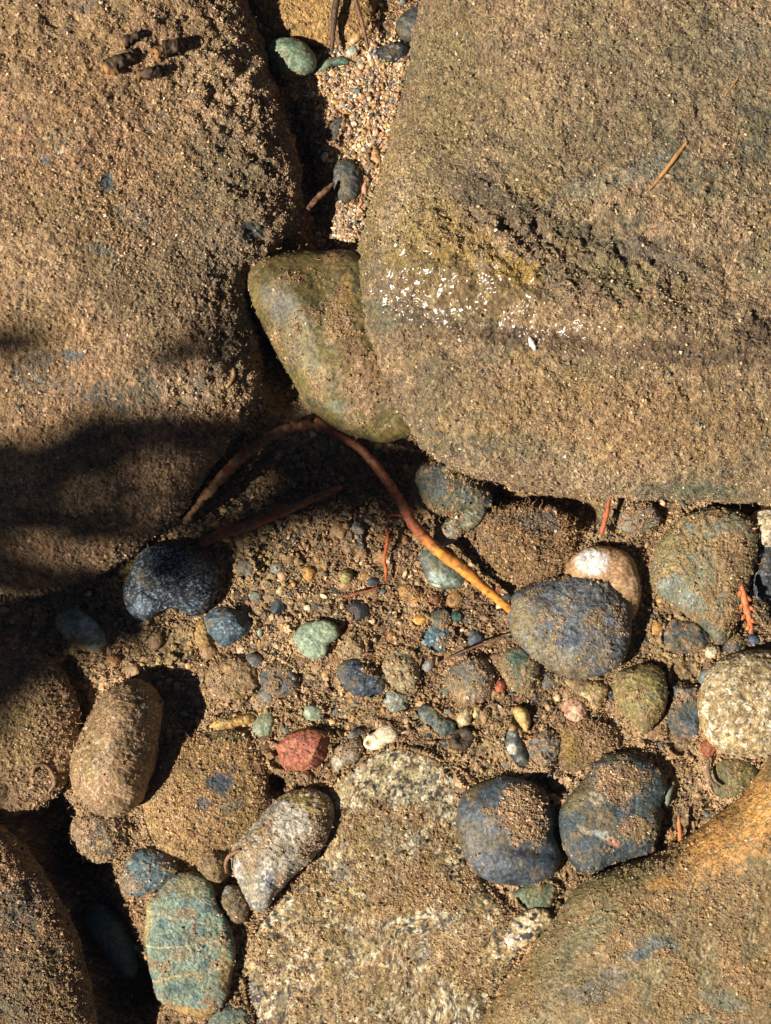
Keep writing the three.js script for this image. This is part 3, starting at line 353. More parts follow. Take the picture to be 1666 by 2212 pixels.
  { name: 'tan_ledge', cat: 'stone', label: 'yellow-tan rock ledge at the top between the two big boulders', c: [690, 0], pts: [[530, -60], [548, 0], [568, 50], [600, 80], [680, 100], [750, 96], [796, 70], [812, 10], [830, -60], [760, -140], [620, -150]], rim: 4, H: 40, n: 3, below: 30, lump: 6, mid: 3, col: ['#b5935a', '#a5854f', '#9c8154'], cs: 50, silt: 0.4, ss: 24, flocs: 1600, tones: ['#c29c62', '#8c6c44', '#b09050', '#dcbc88'], mat: 'silt' },
  { name: 'slate_pebble', cat: 'pebble', label: 'dark slate pebble tucked beside the upper right boulder at the top', pts: [[856, 56], [870, 30], [898, 14], [926, 12], [926, 52], [906, 84], [876, 88], [860, 76]], rim: 26, H: 50, below: 40, lump: 3, col: ['#474a46', '#3b4042', '#5e5a48'], mat: 'stone' },
  { name: 'veined_pebble', cat: 'pebble', label: 'black pebble with pale veins below the slate pebble at the top', pts: [[812, 118], [826, 98], [852, 90], [880, 98], [884, 118], [866, 132], [834, 134]], rim: 12, H: 30, below: 26, mid: 4, col: ['#25262a', '#303238', '#4a4a4c'], cs: 12, mat: 'stone', specks: [['#b0aca4', 8, 0.2, 0.7]] },
  { name: 'blue_chip', cat: 'pebble', label: 'turquoise-blue mosaic chip in the gravel under the orange root', pts: [[906, 1386], [920, 1352], [936, 1338], [956, 1350], [980, 1364], [972, 1386], [952, 1410], [924, 1400]], rim: 8, H: 24, below: 22, mid: 3, col: ['#46707e', '#3b5560', '#6b8a90'], cs: 10, mat: 'stone', specks: [['#2a3640', 8, 0.22, 0.8], ['#a8c0c0', 7, 0.18, 0.7]], patches: [[960, 1385, 20, 18, 'silt', 0, 0.8]], flocs: 90 },
  { film: 0.12, name: 'ochre_pebble', cat: 'pebble', label: 'smooth ochre-yellow oval pebble left of the turquoise chip', pts: [[888, 1340], [896, 1326], [912, 1324], [924, 1334], [922, 1346], [908, 1354], [892, 1350]], rim: 12, H: 28, below: 22, lump: 1, col: ['#d29a4a', '#dba95c'], mat: 'smooth' },
  { name: 'green_pebble', cat: 'pebble', label: 'tiny dark green pebble between the turquoise chip and the root', pts: [[974, 1328], [984, 1318], [998, 1322], [1000, 1338], [988, 1346], [976, 1342]], rim: 10, H: 24, below: 20, lump: 1.5, col: ['#34584c', '#284840'], mat: 'stone' },
  { name: 'striped_pebble', cat: 'pebble', label: 'black and white banded pebble above the round blue-black cobble', pts: [[1088, 1588], [1098, 1568], [1114, 1566], [1126, 1590], [1140, 1622], [1146, 1652], [1126, 1660], [1104, 1636], [1090, 1614]], rim: 14, H: 32, below: 28, lump: 2, col: ['#2c3638', '#3e4a48'], mat: 'smooth', patches: [[1104, 1618, 12, 12, '#d8d4c4', 0, 1, 0.3], [1106, 1586, 10, 3, '#b8bcae', 20, 0.8, 0.2], [1122, 1640, 8, 3, '#a8a894', -30, 0.8, 0.2], [1106, 1570, 10, 8, '#e0b478', 0, 0.9, 0.3]] },
  { name: 'cone_pebble', cat: 'pebble', label: 'yellow cone-shaped pebble pointing down above the banded pebble', pts: [[1108, 1532], [1120, 1524], [1140, 1534], [1146, 1560], [1138, 1582], [1128, 1572], [1114, 1552]], rim: 18, H: 40, below: 30, lump: 2, col: ['#c2a15c', '#d4b87a', '#a88a48'], cs: 12, mat: 'smooth' },
  { name: 'pink_pebble', cat: 'pebble', label: 'pale pink quartz pebble in a brown socket, below the dark triangular cobble', pts: [[1212, 1536], [1218, 1514], [1240, 1506], [1262, 1516], [1268, 1540], [1254, 1560], [1230, 1558]], rim: 10, H: 34, below: 26, lump: 3, mid: 2, col: ['#d8a88a', '#e0c0a0', '#c08468'], cs: 14, mat: 'stone', patches: [[1222, 1534, 12, 14, '#a0643f', 0, 0.7]] },
  { name: 'cream_wedge', cat: 'stone', label: 'cream banded wedge of stone left of the olive teardrop pebble', pts: [[1216, 1470], [1244, 1462], [1284, 1468], [1312, 1484], [1306, 1512], [1284, 1536], [1268, 1514], [1236, 1492]], rim: 14, H: 36, below: 28, lump: 3, mid: 2, col: ['#c6ae74', '#b59a62', '#d6c498'], cs: 14, mat: 'stone', band: [0.2, 0.97, 4, '#937a48', 0.5], silt: 0.08 },
  { name: 'ochre_mound', cat: 'stone', label: 'rounded ochre-brown stone above the angular slate-green cobble', pts: [[1208, 1622], [1216, 1576], [1246, 1550], [1290, 1556], [1326, 1580], [1330, 1610], [1290, 1636], [1250, 1664], [1220, 1656]], rim: 8, H: 40, below: 28, lump: 6, mid: 4, col: ['#937a44', '#80704a'], silt: 0.5, ss: 20, thick: 4, flocs: 700, fibres: 160, fs: 1.1, patches: [[1232, 1610, 18, 40, '#8f7638', 0, 0.8]] },
  { name: 'grey_mound', cat: 'stone', label: 'lumpy grey stone right of the banded pebble', pts: [[1140, 1606], [1156, 1582], [1184, 1576], [1206, 1594], [1208, 1630], [1190, 1656], [1158, 1652], [1142, 1632]], rim: 8, H: 36, below: 28, lump: 5, mid: 4, col: ['#6c6c66', '#55585a', '#8b8678'], cs: 16, silt: 0.32, ss: 16, flocs: 320 },
  { name: 'teal_stone', cat: 'stone', label: 'mottled dark teal stone above the pale end of the granite slab', pts: [[902, 1528], [924, 1520], [956, 1540], [984, 1566], [978, 1588], [946, 1586], [916, 1562]], rim: 6, H: 22, below: 24, lump: 3, mid: 2, col: ['#4a5a54', '#3f4e50', '#6c6a4c'], cs: 12, mat: 'stone', specks: [['#7f9088', 5, 0.2, 0.5]], silt: 0.12, ss: 14 },
  { name: 'hollow_stone', cat: 'stone', label: 'dark brown hollow stone left of the banded pebble', pts: [[970, 1598], [984, 1576], [1010, 1570], [1026, 1588], [1018, 1612], [994, 1624], [974, 1616]], rim: 10, H: 30, below: 26, lump: 3, col: ['#33281e', '#443424'], bumps: [[998, 1592, 14, 12, -20, 0]], mat: 'stone' },
  { name: 'green_pebble', cat: 'pebble', label: 'pale sage pebble just above the brick-red chip on its left', pts: [[546, 1580], [552, 1550], [574, 1536], [594, 1544], [592, 1570], [578, 1596], [558, 1596]], rim: 10, H: 28, below: 26, lump: 2, col: ['#93a083', '#84957c', '#9a9260'], cs: 14, mat: 'smooth' },
  { name: 'green_pebble', cat: 'pebble', label: 'small square sage-green pebble straight above the brick-red chip', pts: [[652, 1546], [656, 1526], [676, 1522], [698, 1532], [696, 1550], [672, 1560]], rim: 12, H: 28, below: 26, facets: 2, lump: 2, col: ['#9aa688', '#86957c'], mat: 'smooth' },
  { name: 'ochre_ledge', cat: 'stone', label: 'yellow-ochre ledge of stone along the upper edge of the broad flat cobble', pts: [[446, 1568], [470, 1552], [510, 1546], [548, 1540], [556, 1556], [520, 1568], [480, 1580], [452, 1580]], rim: 12, H: 34, below: 26, lump: 3, mid: 2, col: ['#c49c4e', '#b0884a', '#d6b878'], cs: 14, mat: 'stone' },
  { name: 'blue_stone', cat: 'stone', label: 'grey-blue rough stone below and left of the mint-green pebble', pts: [[560, 1460], [574, 1436], [600, 1426], [634, 1440], [646, 1468], [634, 1500], [596, 1510], [570, 1490]], rim: 2, H: 28, below: 24, lump: 5, mid: 3, col: ['#4f5a60', '#5a6362', '#454f58'], cs: 16, silt: 0.34, ss: 18, flocs: 420 },
  { name: 'ochre_flat', cat: 'stone', label: 'flat ochre-brown stone right of the tall tan cobble\u2019s shadow', pts: [[442, 1470], [456, 1440], [500, 1420], [550, 1436], [560, 1470], [546, 1500], [496, 1516], [456, 1502]], rim: 4, H: 32, n: 2.8, below: 24, lump: 5, mid: 3, col: ['#a2804c', '#917650', '#8a7458'], silt: 0.36, ss: 20, flocs: 520 },
  { name: 'speckled_pebble', cat: 'pebble', label: 'blue-grey pebble with pale flecks above the blue-green slab', pts: [[262, 1890], [280, 1850], [318, 1830], [358, 1840], [386, 1866], [380, 1898], [340, 1922], [294, 1934], [268, 1920]], rim: 18, H: 56, below: 40, lump: 4, mid: 3, col: ['#4f6468', '#5f7678', '#42525a'], cs: 16, mat: 'stone', specks: [['#a8b8ae', 6, 0.22, 0.6], ['#22303a', 7, 0.2, 0.6]], silt: 0.14, flocs: 300, patches: [[280, 1910, 30, 26, 'silt', 0, 0.6]] },
  { name: 'brown_pebble', cat: 'pebble', label: 'small olive-brown pebble wedged above the blue-green slab', pts: [[424, 1860], [440, 1834], [466, 1832], [484, 1852], [490, 1880], [480, 1906], [456, 1902], [434, 1884]], rim: 26, H: 54, below: 44, lump: 3, mid: 2, col: ['#8a744a', '#6f6040', '#a08658'], cs: 12, silt: 0.2, ss: 12, flocs: 160, patches: [[452, 1842, 18, 8, '#c09a66', 20, 0.6]] },
  { name: 'brown_pebble', cat: 'pebble', label: 'dark olive oval pebble between the blue-green slab and the lumpy white cobble', pts: [[472, 1940], [484, 1918], [506, 1912], [530, 1930], [540, 1960], [530, 1990], [506, 1992], [484, 1974]], rim: 18, H: 44, below: 36, lump: 3, mid: 1.5, col: ['#5e5438', '#6c5f40', '#4c4a3c'], cs: 14, mat: 'stone', silt: 0.14, ss: 12, flocs: 120, patches: [[488, 1922, 12, 8, '#a5a498', 0, 0.7]] },
  { name: 'green_pebble', cat: 'pebble', label: 'grey-green pebble at the bottom edge, right of the blue-green slab', pts: [[444, 2206], [462, 2178], [500, 2166], [536, 2176], [548, 2206], [530, 2240], [470, 2244]], rim: 12, H: 40, below: 32, lump: 3, col: ['#6f7c68', '#5c6c64'], mat: 'stone', patches: [[462, 2184, 6, 6, '#d8d8cc', 0, 0.9, 0.2]], silt: 0.14, flocs: 160 },
  { name: 'brown_stone', cat: 'stone', label: 'silted grey-brown stone below the tall tan cobble, on the brink of the black gap', pts: [[150, 1800], [170, 1764], [210, 1748], [252, 1762], [274, 1800], [264, 1840], [224, 1862], [180, 1850]], rim: 8, H: 44, below: 40, lump: 5, mid: 4, col: ['#5f625c', '#54585a'], silt: 0.44, ss: 20, thick: 5, flocs: 700, fibres: 160, fs: 1.1 },
  { name: 'teal_slab', cat: 'slab', label: 'dark teal stone deep in the black gap at lower left', pts: [[180, 1990], [200, 1950], [236, 1956], [276, 2000], [300, 2060], [290, 2110], [250, 2090], [210, 2040]], rim: -60, H: -24, below: 40, lump: 5, col: ['#3c5c60', '#34484e'], mat: 'smooth' },
  { name: 'green_pebble', cat: 'pebble', label: 'mossy green stone between the round blue-black cobble and the lower right boulder', pts: [[1112, 1930], [1140, 1908], [1180, 1900], [1206, 1916], [1196, 1950], [1166, 1976], [1134, 1962]], rim: 8, H: 30, below: 28, lump: 4, mid: 3, col: ['#5f7258', '#4e6656', '#857a48'], cs: 14, mat: 'stone', silt: 0.08 },
  { name: 'pied_stone', cat: 'stone', label: 'black and cream pied stone chip on the granite slab beside the lower right boulder', pts: [[1092, 2016], [1106, 1984], [1140, 1966], [1176, 1964], [1196, 1984], [1174, 2014], [1140, 2042], [1112, 2056], [1096, 2044]], rim: 28, H: 46, below: 40, lump: 3, mid: 4, col: ['#d9c49a', '#c8ae80', '#1a1916'], cs: 22, mat: 'stone', specks: [['#1c1a18', 14, 0.2, 0.9], ['#f4ead4', 9, 0.25, 0.7]], patches: [[1130, 2022, 26, 7, '#141312', -20, 0.95, 0.6], [1120, 1996, 18, 6, '#181614', 30, 0.9, 0.6], [1100, 2034, 10, 9, '#f6efe0', 0, 0.9, 0.3]] },
  { name: 'gneiss_stone', cat: 'stone', label: 'pale cream-and-grey stone at the right edge under the upper right boulder', pts: [[1620, 1150], [1624, 1116], [1650, 1098], [1700, 1100], [1720, 1140], [1690, 1180], [1640, 1180]], rim: 20, H: 56, below: 36, lump: 4, mid: 2, col: ['#c8b48a', '#d8ccb0', '#8a7f68'], cs: 14, mat: 'stone', specks: [['#5a5240', 7, 0.2, 0.6]] },
  { name: 'dark_stone', cat: 'stone', label: 'charcoal speckled stone at the right edge beside the orange cedar sprig', pts: [[1610, 1240], [1622, 1196], [1650, 1172], [1700, 1176], [1720, 1240], [1690, 1290], [1646, 1300], [1620, 1280]], rim: 16, H: 48, below: 34, lump: 4, mid: 2, col: ['#2e3236', '#3c4248', '#24282c'], cs: 16, mat: 'stone', specks: [['#8e969c', 6, 0.22, 0.55]] },
  { name: 'blue_stone', cat: 'stone', label: 'dark teal lumpy stone under the large grey-green cobble', pts: [[1424, 1380], [1432, 1352], [1460, 1338], [1500, 1344], [1530, 1372], [1520, 1404], [1476, 1416], [1438, 1408]], rim: 8, H: 32, below: 28, lump: 5, mid: 3, col: ['#3d474a', '#34424a', '#4f5248'], cs: 14, mat: 'stone', silt: 0.24, ss: 14, flocs: 260 },
  { name: 'olive_stone', cat: 'stone', label: 'olive-green mottled stone below the speckled granite cobble', pts: [[1530, 1690], [1536, 1650], [1564, 1634], [1606, 1640], [1640, 1664], [1620, 1700], [1580, 1722], [1546, 1718]], rim: 8, H: 34, below: 28, lump: 4, mid: 3, col: ['#6f6a3c', '#606244', '#8a7c44'], cs: 14, silt: 0.22, ss: 16, flocs: 220 },
  { name: 'sage_chip', cat: 'pebble', label: 'pale sage chip right of the angular slate-green cobble', pts: [[1424, 1724], [1436, 1700], [1454, 1692], [1452, 1714], [1438, 1744]], rim: 16, H: 36, below: 30, lump: 2, col: ['#93a08a', '#84917e'], mat: 'smooth' },
  { name: 'grey_stone', cat: 'stone', label: 'pale grey stone in brown fluff left of the large grey-green cobble', pts: [[1330, 1130], [1344, 1098], [1376, 1082], [1412, 1094], [1424, 1124], [1396, 1150], [1352, 1152]], rim: 6, H: 38, below: 30, lump: 4, mid: 4, col: ['#8f8e80', '#a5a292', '#6c6c64'], cs: 14, silt: 0.3, ss: 14, flocs: 420, fibres: 200 },
  { name: 'red_pebble', cat: 'pebble', label: 'small round brick-red pebble left of the green and brown oval pebble', pts: [[1068, 1480], [1076, 1468], [1090, 1470], [1094, 1486], [1084, 1498], [1070, 1494]], rim: 12, H: 28, below: 24, lump: 1.5, col: ['#a8583c', '#b86a48'], mat: 'stone' },
  { name: 'red_pebble', cat: 'pebble', label: 'rust-red pebble pressed against the foot of the speckled granite cobble', pts: [[1512, 1620], [1518, 1600], [1534, 1592], [1548, 1606], [1544, 1628], [1526, 1636]], rim: 12, H: 30, below: 26, lump: 2, col: ['#9c4e30', '#b0683e'], mat: 'stone' },
  { name: 'grey_pebble', cat: 'pebble', label: 'light blue-grey pebble between the long dark stone and the speckled cobble', pts: [[1510, 1470], [1518, 1448], [1538, 1442], [1544, 1458], [1534, 1484], [1518, 1490]], rim: 14, H: 32, below: 26, lump: 2, col: ['#8a989a', '#7a8a8c'], mat: 'smooth' },
  { name: 'cream_pebble', cat: 'pebble', label: 'lumpy cream pebble right of the dark blue mosaic pebble', pts: [[822, 1446], [836, 1410], [866, 1396], [896, 1416], [910, 1450], [898, 1490], [864, 1500], [838, 1480]], rim: 4, H: 36, below: 28, lump: 6, mid: 5, col: ['#9a8c66', '#b5a780', '#7c755c'], cs: 12, silt: 0.26, ss: 14, flocs: 420 },
  { name: 'cream_pebble', cat: 'pebble', label: 'rough tan pebble touching the right side of the mint-green one', pts: [[728, 1410], [738, 1378], [760, 1366], [788, 1380], [792, 1408], [770, 1424], [742, 1424]], rim: 4, H: 32, below: 28, lump: 4, mid: 4, col: ['#a68f66', '#8d7a58', '#b9a684'], cs: 12, silt: 0.22, ss: 12, flocs: 200 },
  { name: 'grey_pebble', cat: 'pebble', label: 'blue-white mottled pebble below the lumpy cream pebble', pts: [[826, 1506], [838, 1488], [866, 1486], [884, 1504], [880, 1530], [856, 1540], [834, 1528]], rim: 8, H: 30, below: 26, lump: 3, mid: 4, col: ['#8a9488', '#6f7a72', '#b4b8a8'], cs: 9, mat: 'stone' },
  { name: 'cream_pebble', cat: 'pebble', label: 'twin-lobed ivory pebble above the hollow dark stone', pts: [[986, 1552], [996, 1536], [1012, 1530], [1020, 1548], [1012, 1566], [994, 1566]], rim: 12, H: 30, below: 24, lump: 2, col: ['#d6bc88', '#e4d2a8'], mat: 'smooth' },
  { name: 'cream_pebble', cat: 'pebble', label: 'small oval ivory pebble right beside the twin-lobed one', pts: [[1018, 1538], [1024, 1522], [1036, 1524], [1036, 1546], [1024, 1552]], rim: 10, H: 26, below: 22, lump: 1, col: ['#dcc894', '#d0b880'], mat: 'smooth' },
  { name: 'cream_pebble', cat: 'pebble', label: 'long buff pebble at the right rim of the sandy channel', pts: [[796, 346], [800, 326], [814, 318], [824, 336], [826, 358], [810, 362]], rim: 10, H: 26, below: 22, lump: 1.5, col: ['#d0a070', '#c08c5c'], mat: 'smooth' },
  { name: 'pink_chip', cat: 'pebble', label: 'thin pink chip right of the dark grey oval pebble', pts: [[780, 420], [782, 396], [792, 384], [796, 404], [790, 426]], rim: 12, H: 26, below: 22, lump: 1, col: ['#c88a6c', '#d49c7c'], mat: 'smooth' },
  { name: 'white_pebble', cat: 'pebble', label: 'small white oval pebble at the top end of the sandy channel', pts: [[746, 116], [752, 104], [768, 100], [776, 108], [768, 120], [752, 122]], rim: 12, H: 26, below: 22, lump: 1, col: ['#b8c4b4', '#c8ccb8'], mat: 'smooth' },
  { name: 'white_pebble', cat: 'pebble', label: 'tiny white pebble on the shaded left side of the sandy channel', pts: [[693, 344], [698, 330], [708, 330], [710, 342], [700, 352]], rim: 10, H: 24, below: 20, lump: 1, col: ['#f2e8d4', '#e4d4b8'], mat: 'smooth' },
  { name: 'buff_chip', cat: 'pebble', label: 'buff flake leaning beside the dark stem at the top', pts: [[752, 96], [760, 78], [778, 66], [786, 76], [776, 92], [760, 102]], rim: 14, H: 30, below: 24, lump: 2, col: ['#d8b282', '#c89c68'], mat: 'smooth' },
  { name: 'grey_pebble', cat: 'pebble', label: 'angular grey-brown pebble in the dim gravel right of the black cobble', pts: [[508, 1230], [518, 1208], [540, 1204], [552, 1222], [544, 1246], [522, 1252]], rim: 10, H: 28, below: 24, facets: 3, col: ['#8a7f6c', '#757060'], mat: 'stone' },
  { name: 'olive_pebble', cat: 'pebble', label: 'small square olive pebble left of the hanging rootlet', pts: [[734, 1250], [740, 1232], [758, 1230], [764, 1246], [754, 1260], [738, 1260]], rim: 10, H: 26, below: 22, facets: 2, col: ['#a29a5c', '#90864c'], mat: 'stone' },
  { film: 0.12, name: 'ochre_pebble', cat: 'pebble', label: 'knobbly ochre pebble left of the steel-blue speckled one', pts: [[418, 1370], [426, 1340], [440, 1334], [452, 1360], [462, 1388], [446, 1400], [426, 1390]], rim: 12, H: 32, below: 26, lump: 3, col: ['#a8854c', '#94743e', '#bb9a62'], cs: 10, mat: 'stone' },
  { name: 'brown_pebble', cat: 'pebble', label: 'red-brown angular pebble by the root, above the turquoise chip', pts: [[920, 1298], [930, 1284], [948, 1284], [952, 1300], [938, 1310]], rim: 10, H: 26, below: 22, facets: 2, col: ['#7a4c34', '#8a5c40'], mat: 'stone' },
  { name: 'blue_pebble', cat: 'pebble', label: 'small slate-blue pebble at the tip of the orange cedar sprig', pts: [[1612, 1382], [1618, 1370], [1634, 1370], [1644, 1382], [1636, 1394], [1620, 1394]], rim: 12, H: 28, below: 24, lump: 1.5, col: ['#56647a', '#465468'], mat: 'smooth' },
  { film: 0.12, name: 'ochre_pebble', cat: 'pebble', label: 'bright ochre pebble in shadow between the two large dark and green cobbles', pts: [[1402, 1366], [1406, 1346], [1422, 1340], [1432, 1352], [1426, 1368], [1412, 1376]], rim: 10, H: 28, below: 22, lump: 1.5, col: ['#dca860', '#c8904c'], mat: 'smooth' },
  { name: 'cream_pebble', cat: 'pebble', label: 'white knobbly pebble above the speckled granite cobble', pts: [[1520, 1410], [1526, 1396], [1544, 1394], [1552, 1408], [1542, 1420], [1526, 1420]], rim: 12, H: 28, below: 24, lump: 2, col: ['#e8d8b8', '#d0bc94'], mat: 'stone' },
];
for (const o of list) { o.group = o.cat === 'pebble' ? 'pebbles picked out in the gravel' : 'stones on the stream bed'; stone(o); }
// ---------------------------------------------------------------- stream bed
const seg = (x, z, ax, az, bx, bz) => { const dx = bx - ax, dz = bz - az, t = clamp(((x - ax) * dx + (z - az) * dz) / (dx * dx + dz * dz)); return Math.hypot(x - ax - t * dx, z - az - t * dz); };
const G0 = (px, py) => [px - CX, py - CZ];
const HOLES = [[60, 1720, 150, 1860, 60, 120], [150, 1860, 270, 2160, 62, 130], [270, 2160, 250, 2400, 60, 120], [480, 1030, 880, 1030, 70, 62], [640, 240, 700, 540, 34, 70], [570, 740, 620, 850, 40, 70], [1050, 1080, 1270, 1110, 30, 70], [1560, 1096, 1640, 1106, 18, 60], [60, 1280, 230, 1330, 60, 36], [150, 1440, 170, 1560, 22, 50], [580, 1690, 600, 1700, 22, 50], [1160, 1690, 1200, 1700, 16, 40], [480, 1910, 510, 1912, 18, 40], [350, 1520, 420, 1540, 40, 8]].map(([a, b, c, d, w, h]) => [...G0(a, b), ...G0(c, d), w, h]);
function bedHeight(x, z) {
  let h = 5 + 8 * fbm(x / 120, 3, z / 120, 3) + 17 * fbm(x / 42, 9, z / 42, 3);
  for (const [a, b, c, d, w, k] of HOLES) { const q = seg(x, z, a, b, c, d) / w; if (q < 2.2) h -= k * Math.exp(-q * q * q); }
  return h;
}
const SAND = closedCurve([[640, 180], [690, 120], [780, 92], [870, 86], [862, 200], [850, 260], [820, 390], [790, 450], [772, 540], [690, 545], [690, 420], [668, 300]].map(p => G0(...p)), 120);
const bed = (() => {
  const axis = (lo, hi, st, far) => { const a = []; for (const f of far) a.push(lo - f); for (let v = lo; v <= hi; v += st) a.push(v); for (const f of [...far].reverse()) a.push(hi + f); return a; };
  const FAR = [16000, 6000, 2400, 1000, 420, 160, 50], xs = axis(-880, 880, 3.6, FAR), zs = axis(-1150, 1150, 3.6, FAR), n = xs.length, m = zs.length;
  const P = new Float32Array(n * m * 3), Cc = new Float32Array(n * m * 3);
  const brown = ['#a5855e', '#6d5840', '#84744c', '#c6aa84'].map(lin), cols = ['#4b5656', '#8a8264', '#3b3a36', '#a88a58', '#7d6448', '#bda983'].map(lin);
  for (let j = 0; j < m; j++) for (let i = 0; i < n; i++) {
    const x = xs[i], z = zs[j], o = (j * n + i) * 3; let h = bedHeight(x, z);
    const near = Math.abs(x) < 900 && Math.abs(z) < 1170;
    if (near) { const w = worley(x / 15, 2, z / 15); h += 10 * (0.7 - w.f1); const id = w.id; let c = siltTone(x, h, z, brown); if (id % 100 < 26) c = mix3(c, cols[id % 6], 0.5); const w2 = worley(x / 7, 8, z / 7); h += 3 * (0.7 - w2.f1); if (w2.id % 100 < 22) c = mix3(c, cols[(w2.id >> 2) % 6], 0.6); const jit = 1 + 0.2 * VAL[hash3(i, j, 9)]; Cc[o] = c[0] * jit; Cc[o + 1] = c[1] * jit; Cc[o + 2] = c[2] * jit; }
    else { const c = siltTone(x / 4, 0, z / 4, brown); Cc.set(c, o); h += 25 * fbm(x / 500, 4, z / 500, 3); }
    P[o] = x; P[o + 1] = h; P[o + 2] = z;
  }
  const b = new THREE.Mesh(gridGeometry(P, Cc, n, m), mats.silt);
  b.name = 'stream_bed'; b.userData.kind = 'structure';
  scene.add(shade(b));
  return b;
})();
// sand, grit and silt lying loose on the bed
{
  const r = rng(4242), grit = [], fl = [], fib = [], sand = [];
  const GC = ['#a8845c', '#8a7658', '#5e5c52', '#3e4244', '#b89a70', '#8a6a4c', '#c4b090', '#74796a', '#a98250', '#6e5a48', '#4f5756', '#8c7254', '#7d6648', '#9a7a56'].map(lin);
  const SC = ['#b08a64', '#a07c58', '#c8ae88', '#80664c', '#4a463e', '#b07e58', '#dccdb0', '#6f746c', '#a88c54', '#8f8070', '#c09a70'].map(lin);
  const BR = ['#a5855e', '#6d5840', '#84744c', '#c6aa84'].map(lin);
  const free = (x, z) => { for (const p of footprints) if (inside(p, x, z)) return false; return true; };
  const one = (x, z, s, c, f = 0.3) => ({ x, y: bedHeight(x, z) + 3 + s * f, z, s: [s * (0.75 + 0.6 * r()), s * (0.6 + 0.4 * r()), s * (0.75 + 0.6 * r())], r: [r() * 6.28, r() * 6.28, r() * 6.28], c: (k => c.map(v => v * k))(0.7 + 0.5 * r()) });
  for (let k = 0; k < 60000; k++) { const x = (r() - 0.5) * 1740, z = (r() - 0.5) * 2280; if (inside(SAND, x, z)) { if (r() < 0.5) continue; } else if (r() < 0.6) continue; if (!free(x, z)) continue; const s = 1.6 + 2.6 * r() * r() + (r() < 0.14 ? 6 * r() : 0); grit.push(one(x, z, s, GC[Math.floor(r() * GC.length)])); }
  for (let k = 0; k < 34000; k++) { const x = -200 + 260 * r(), z = -1030 + 500 * r(); if (!inside(SAND, x, z) || !free(x, z)) continue; const s = 1.7 + 2.2 * r() * r() + (r() < 0.03 ? 3 : 0); sand.push(one(x, z, s, SC[Math.floor(r() * SC.length)], 0.5 + r())); }
  for (let k = 0; k < 170000; k++) { const x = (r() - 0.5) * 1740, z = (r() - 0.5) * 2280; if (inside(SAND, x, z) || noise(x / 40, 5, z / 40) < -0.25 + 0.5 * r() || !free(x, z)) continue; const s = 1.4 + 3.4 * r() * r() * r() + (r() < 0.03 ? 2.5 : 0); fl.push(one(x, z, s, siltTone(x, 0, z, BR), 0.8 + 1.4 * r())); if (r() < 0.05) { const q = 8 + 14 * r(); fib.push({ x, y: bedHeight(x, z) + 4, z, s: [q, q, q], r: [(r() - 0.5) * 3, r() * 6.28, (r() - 0.5) * 3], c: (k => BR[0].map(v => v * k))(0.5 + 0.6 * r()) }); } }
  // silt drifted up against the feet of the stones
  for (const { o, sh } of stones) { if (sh.rim > 60 || sh.rim < 0) continue; const pl = sh.poly; let len = 0; for (let i = 0; i < pl.length - 1; i++) len += Math.hypot(pl[i + 1][0] - pl[i][0], pl[i + 1][1] - pl[i][1]); for (let k = 0; k < len * 3.4; k++) { const i = Math.floor(r() * (pl.length - 1)), w = r() - 0.15, u = w * w * Math.sign(w), [x0, z0] = pl[i], dx = x0 - sh.cx, dz = z0 - sh.cz, l = Math.hypot(dx, dz), x = x0 + dx / l * (u * 26), z = z0 + dz / l * (u * 26); if (Math.abs(x) > 900 || Math.abs(z) > 1180 || noise(x / 26, 7, z / 26) < -0.2) continue; const s = 1.4 + 3 * r() * r(), e = one(x, z, s, siltTone(x, 0, z, BR), 0.5); e.y += 14 * Math.max(0, 1 - Math.abs(u) * 2) * r(); fl.push(e); } }
  const clods = [];
  for (let k = 0; k < 9000; k++) { const x = (r() - 0.5) * 1740, z = (r() - 0.5) * 2280; if (inside(SAND, x, z) || noise(x / 50 + 9, 5, z / 50) < -0.1 || !free(x, z)) continue; clods.push(one(x, z, 3 + 6 * r() * r(), siltTone(x, 0, z, BR), 0.35)); }
  for (const { sh } of stones) { if (sh.rim > 60 || sh.rim < 0) continue; for (let k = 0; k < sh.size * 0.9; k++) { const i = Math.floor(r() * (sh.poly.length - 1)), [x0, z0] = sh.poly[i], u = 0.94 + 0.16 * r(), x = sh.cx + (x0 - sh.cx) * u, z = sh.cz + (z0 - sh.cz) * u; if (Math.abs(x) > 900 || Math.abs(z) > 1180 || noise(x / 30 + 9, 7, z / 30) < 0) continue; const e = one(x, z, 2.5 + 5 * r() * r(), siltTone(x, 0, z, BR), 0.3); e.y += 6 * r(); clods.push(e); } }
  instances('silt_clods', clodGeo, mats.clod, clods, bed);
  instances('gravel_grit', gritGeo, mats.grit, grit, bed);
  instances('sand_grains', gritGeo, mats.grit, sand, bed);
  instances('silt_flecks', flocGeo, mats.floc, fl, bed);
  instances('algae_fibres', fibreGeo, mats.floc, fib, bed);
  shade(bed);
  // small pebbles one can count
  const kinds = [['ochre', '#c79650', '#a5783e'], ['cream', '#dcc79c', '#b9a274'], ['slate-blue', '#4a545c', '#3a4248'], ['grey-green', '#7c8070', '#686c5a'], ['tan', '#a8845a', '#8a6a46'], ['rust-red', '#a05a3c', '#8a4830'], ['charcoal', '#33363a', '#26282c'], ['grey', '#8c8a80', '#6e6c66']];
  const geos = [];
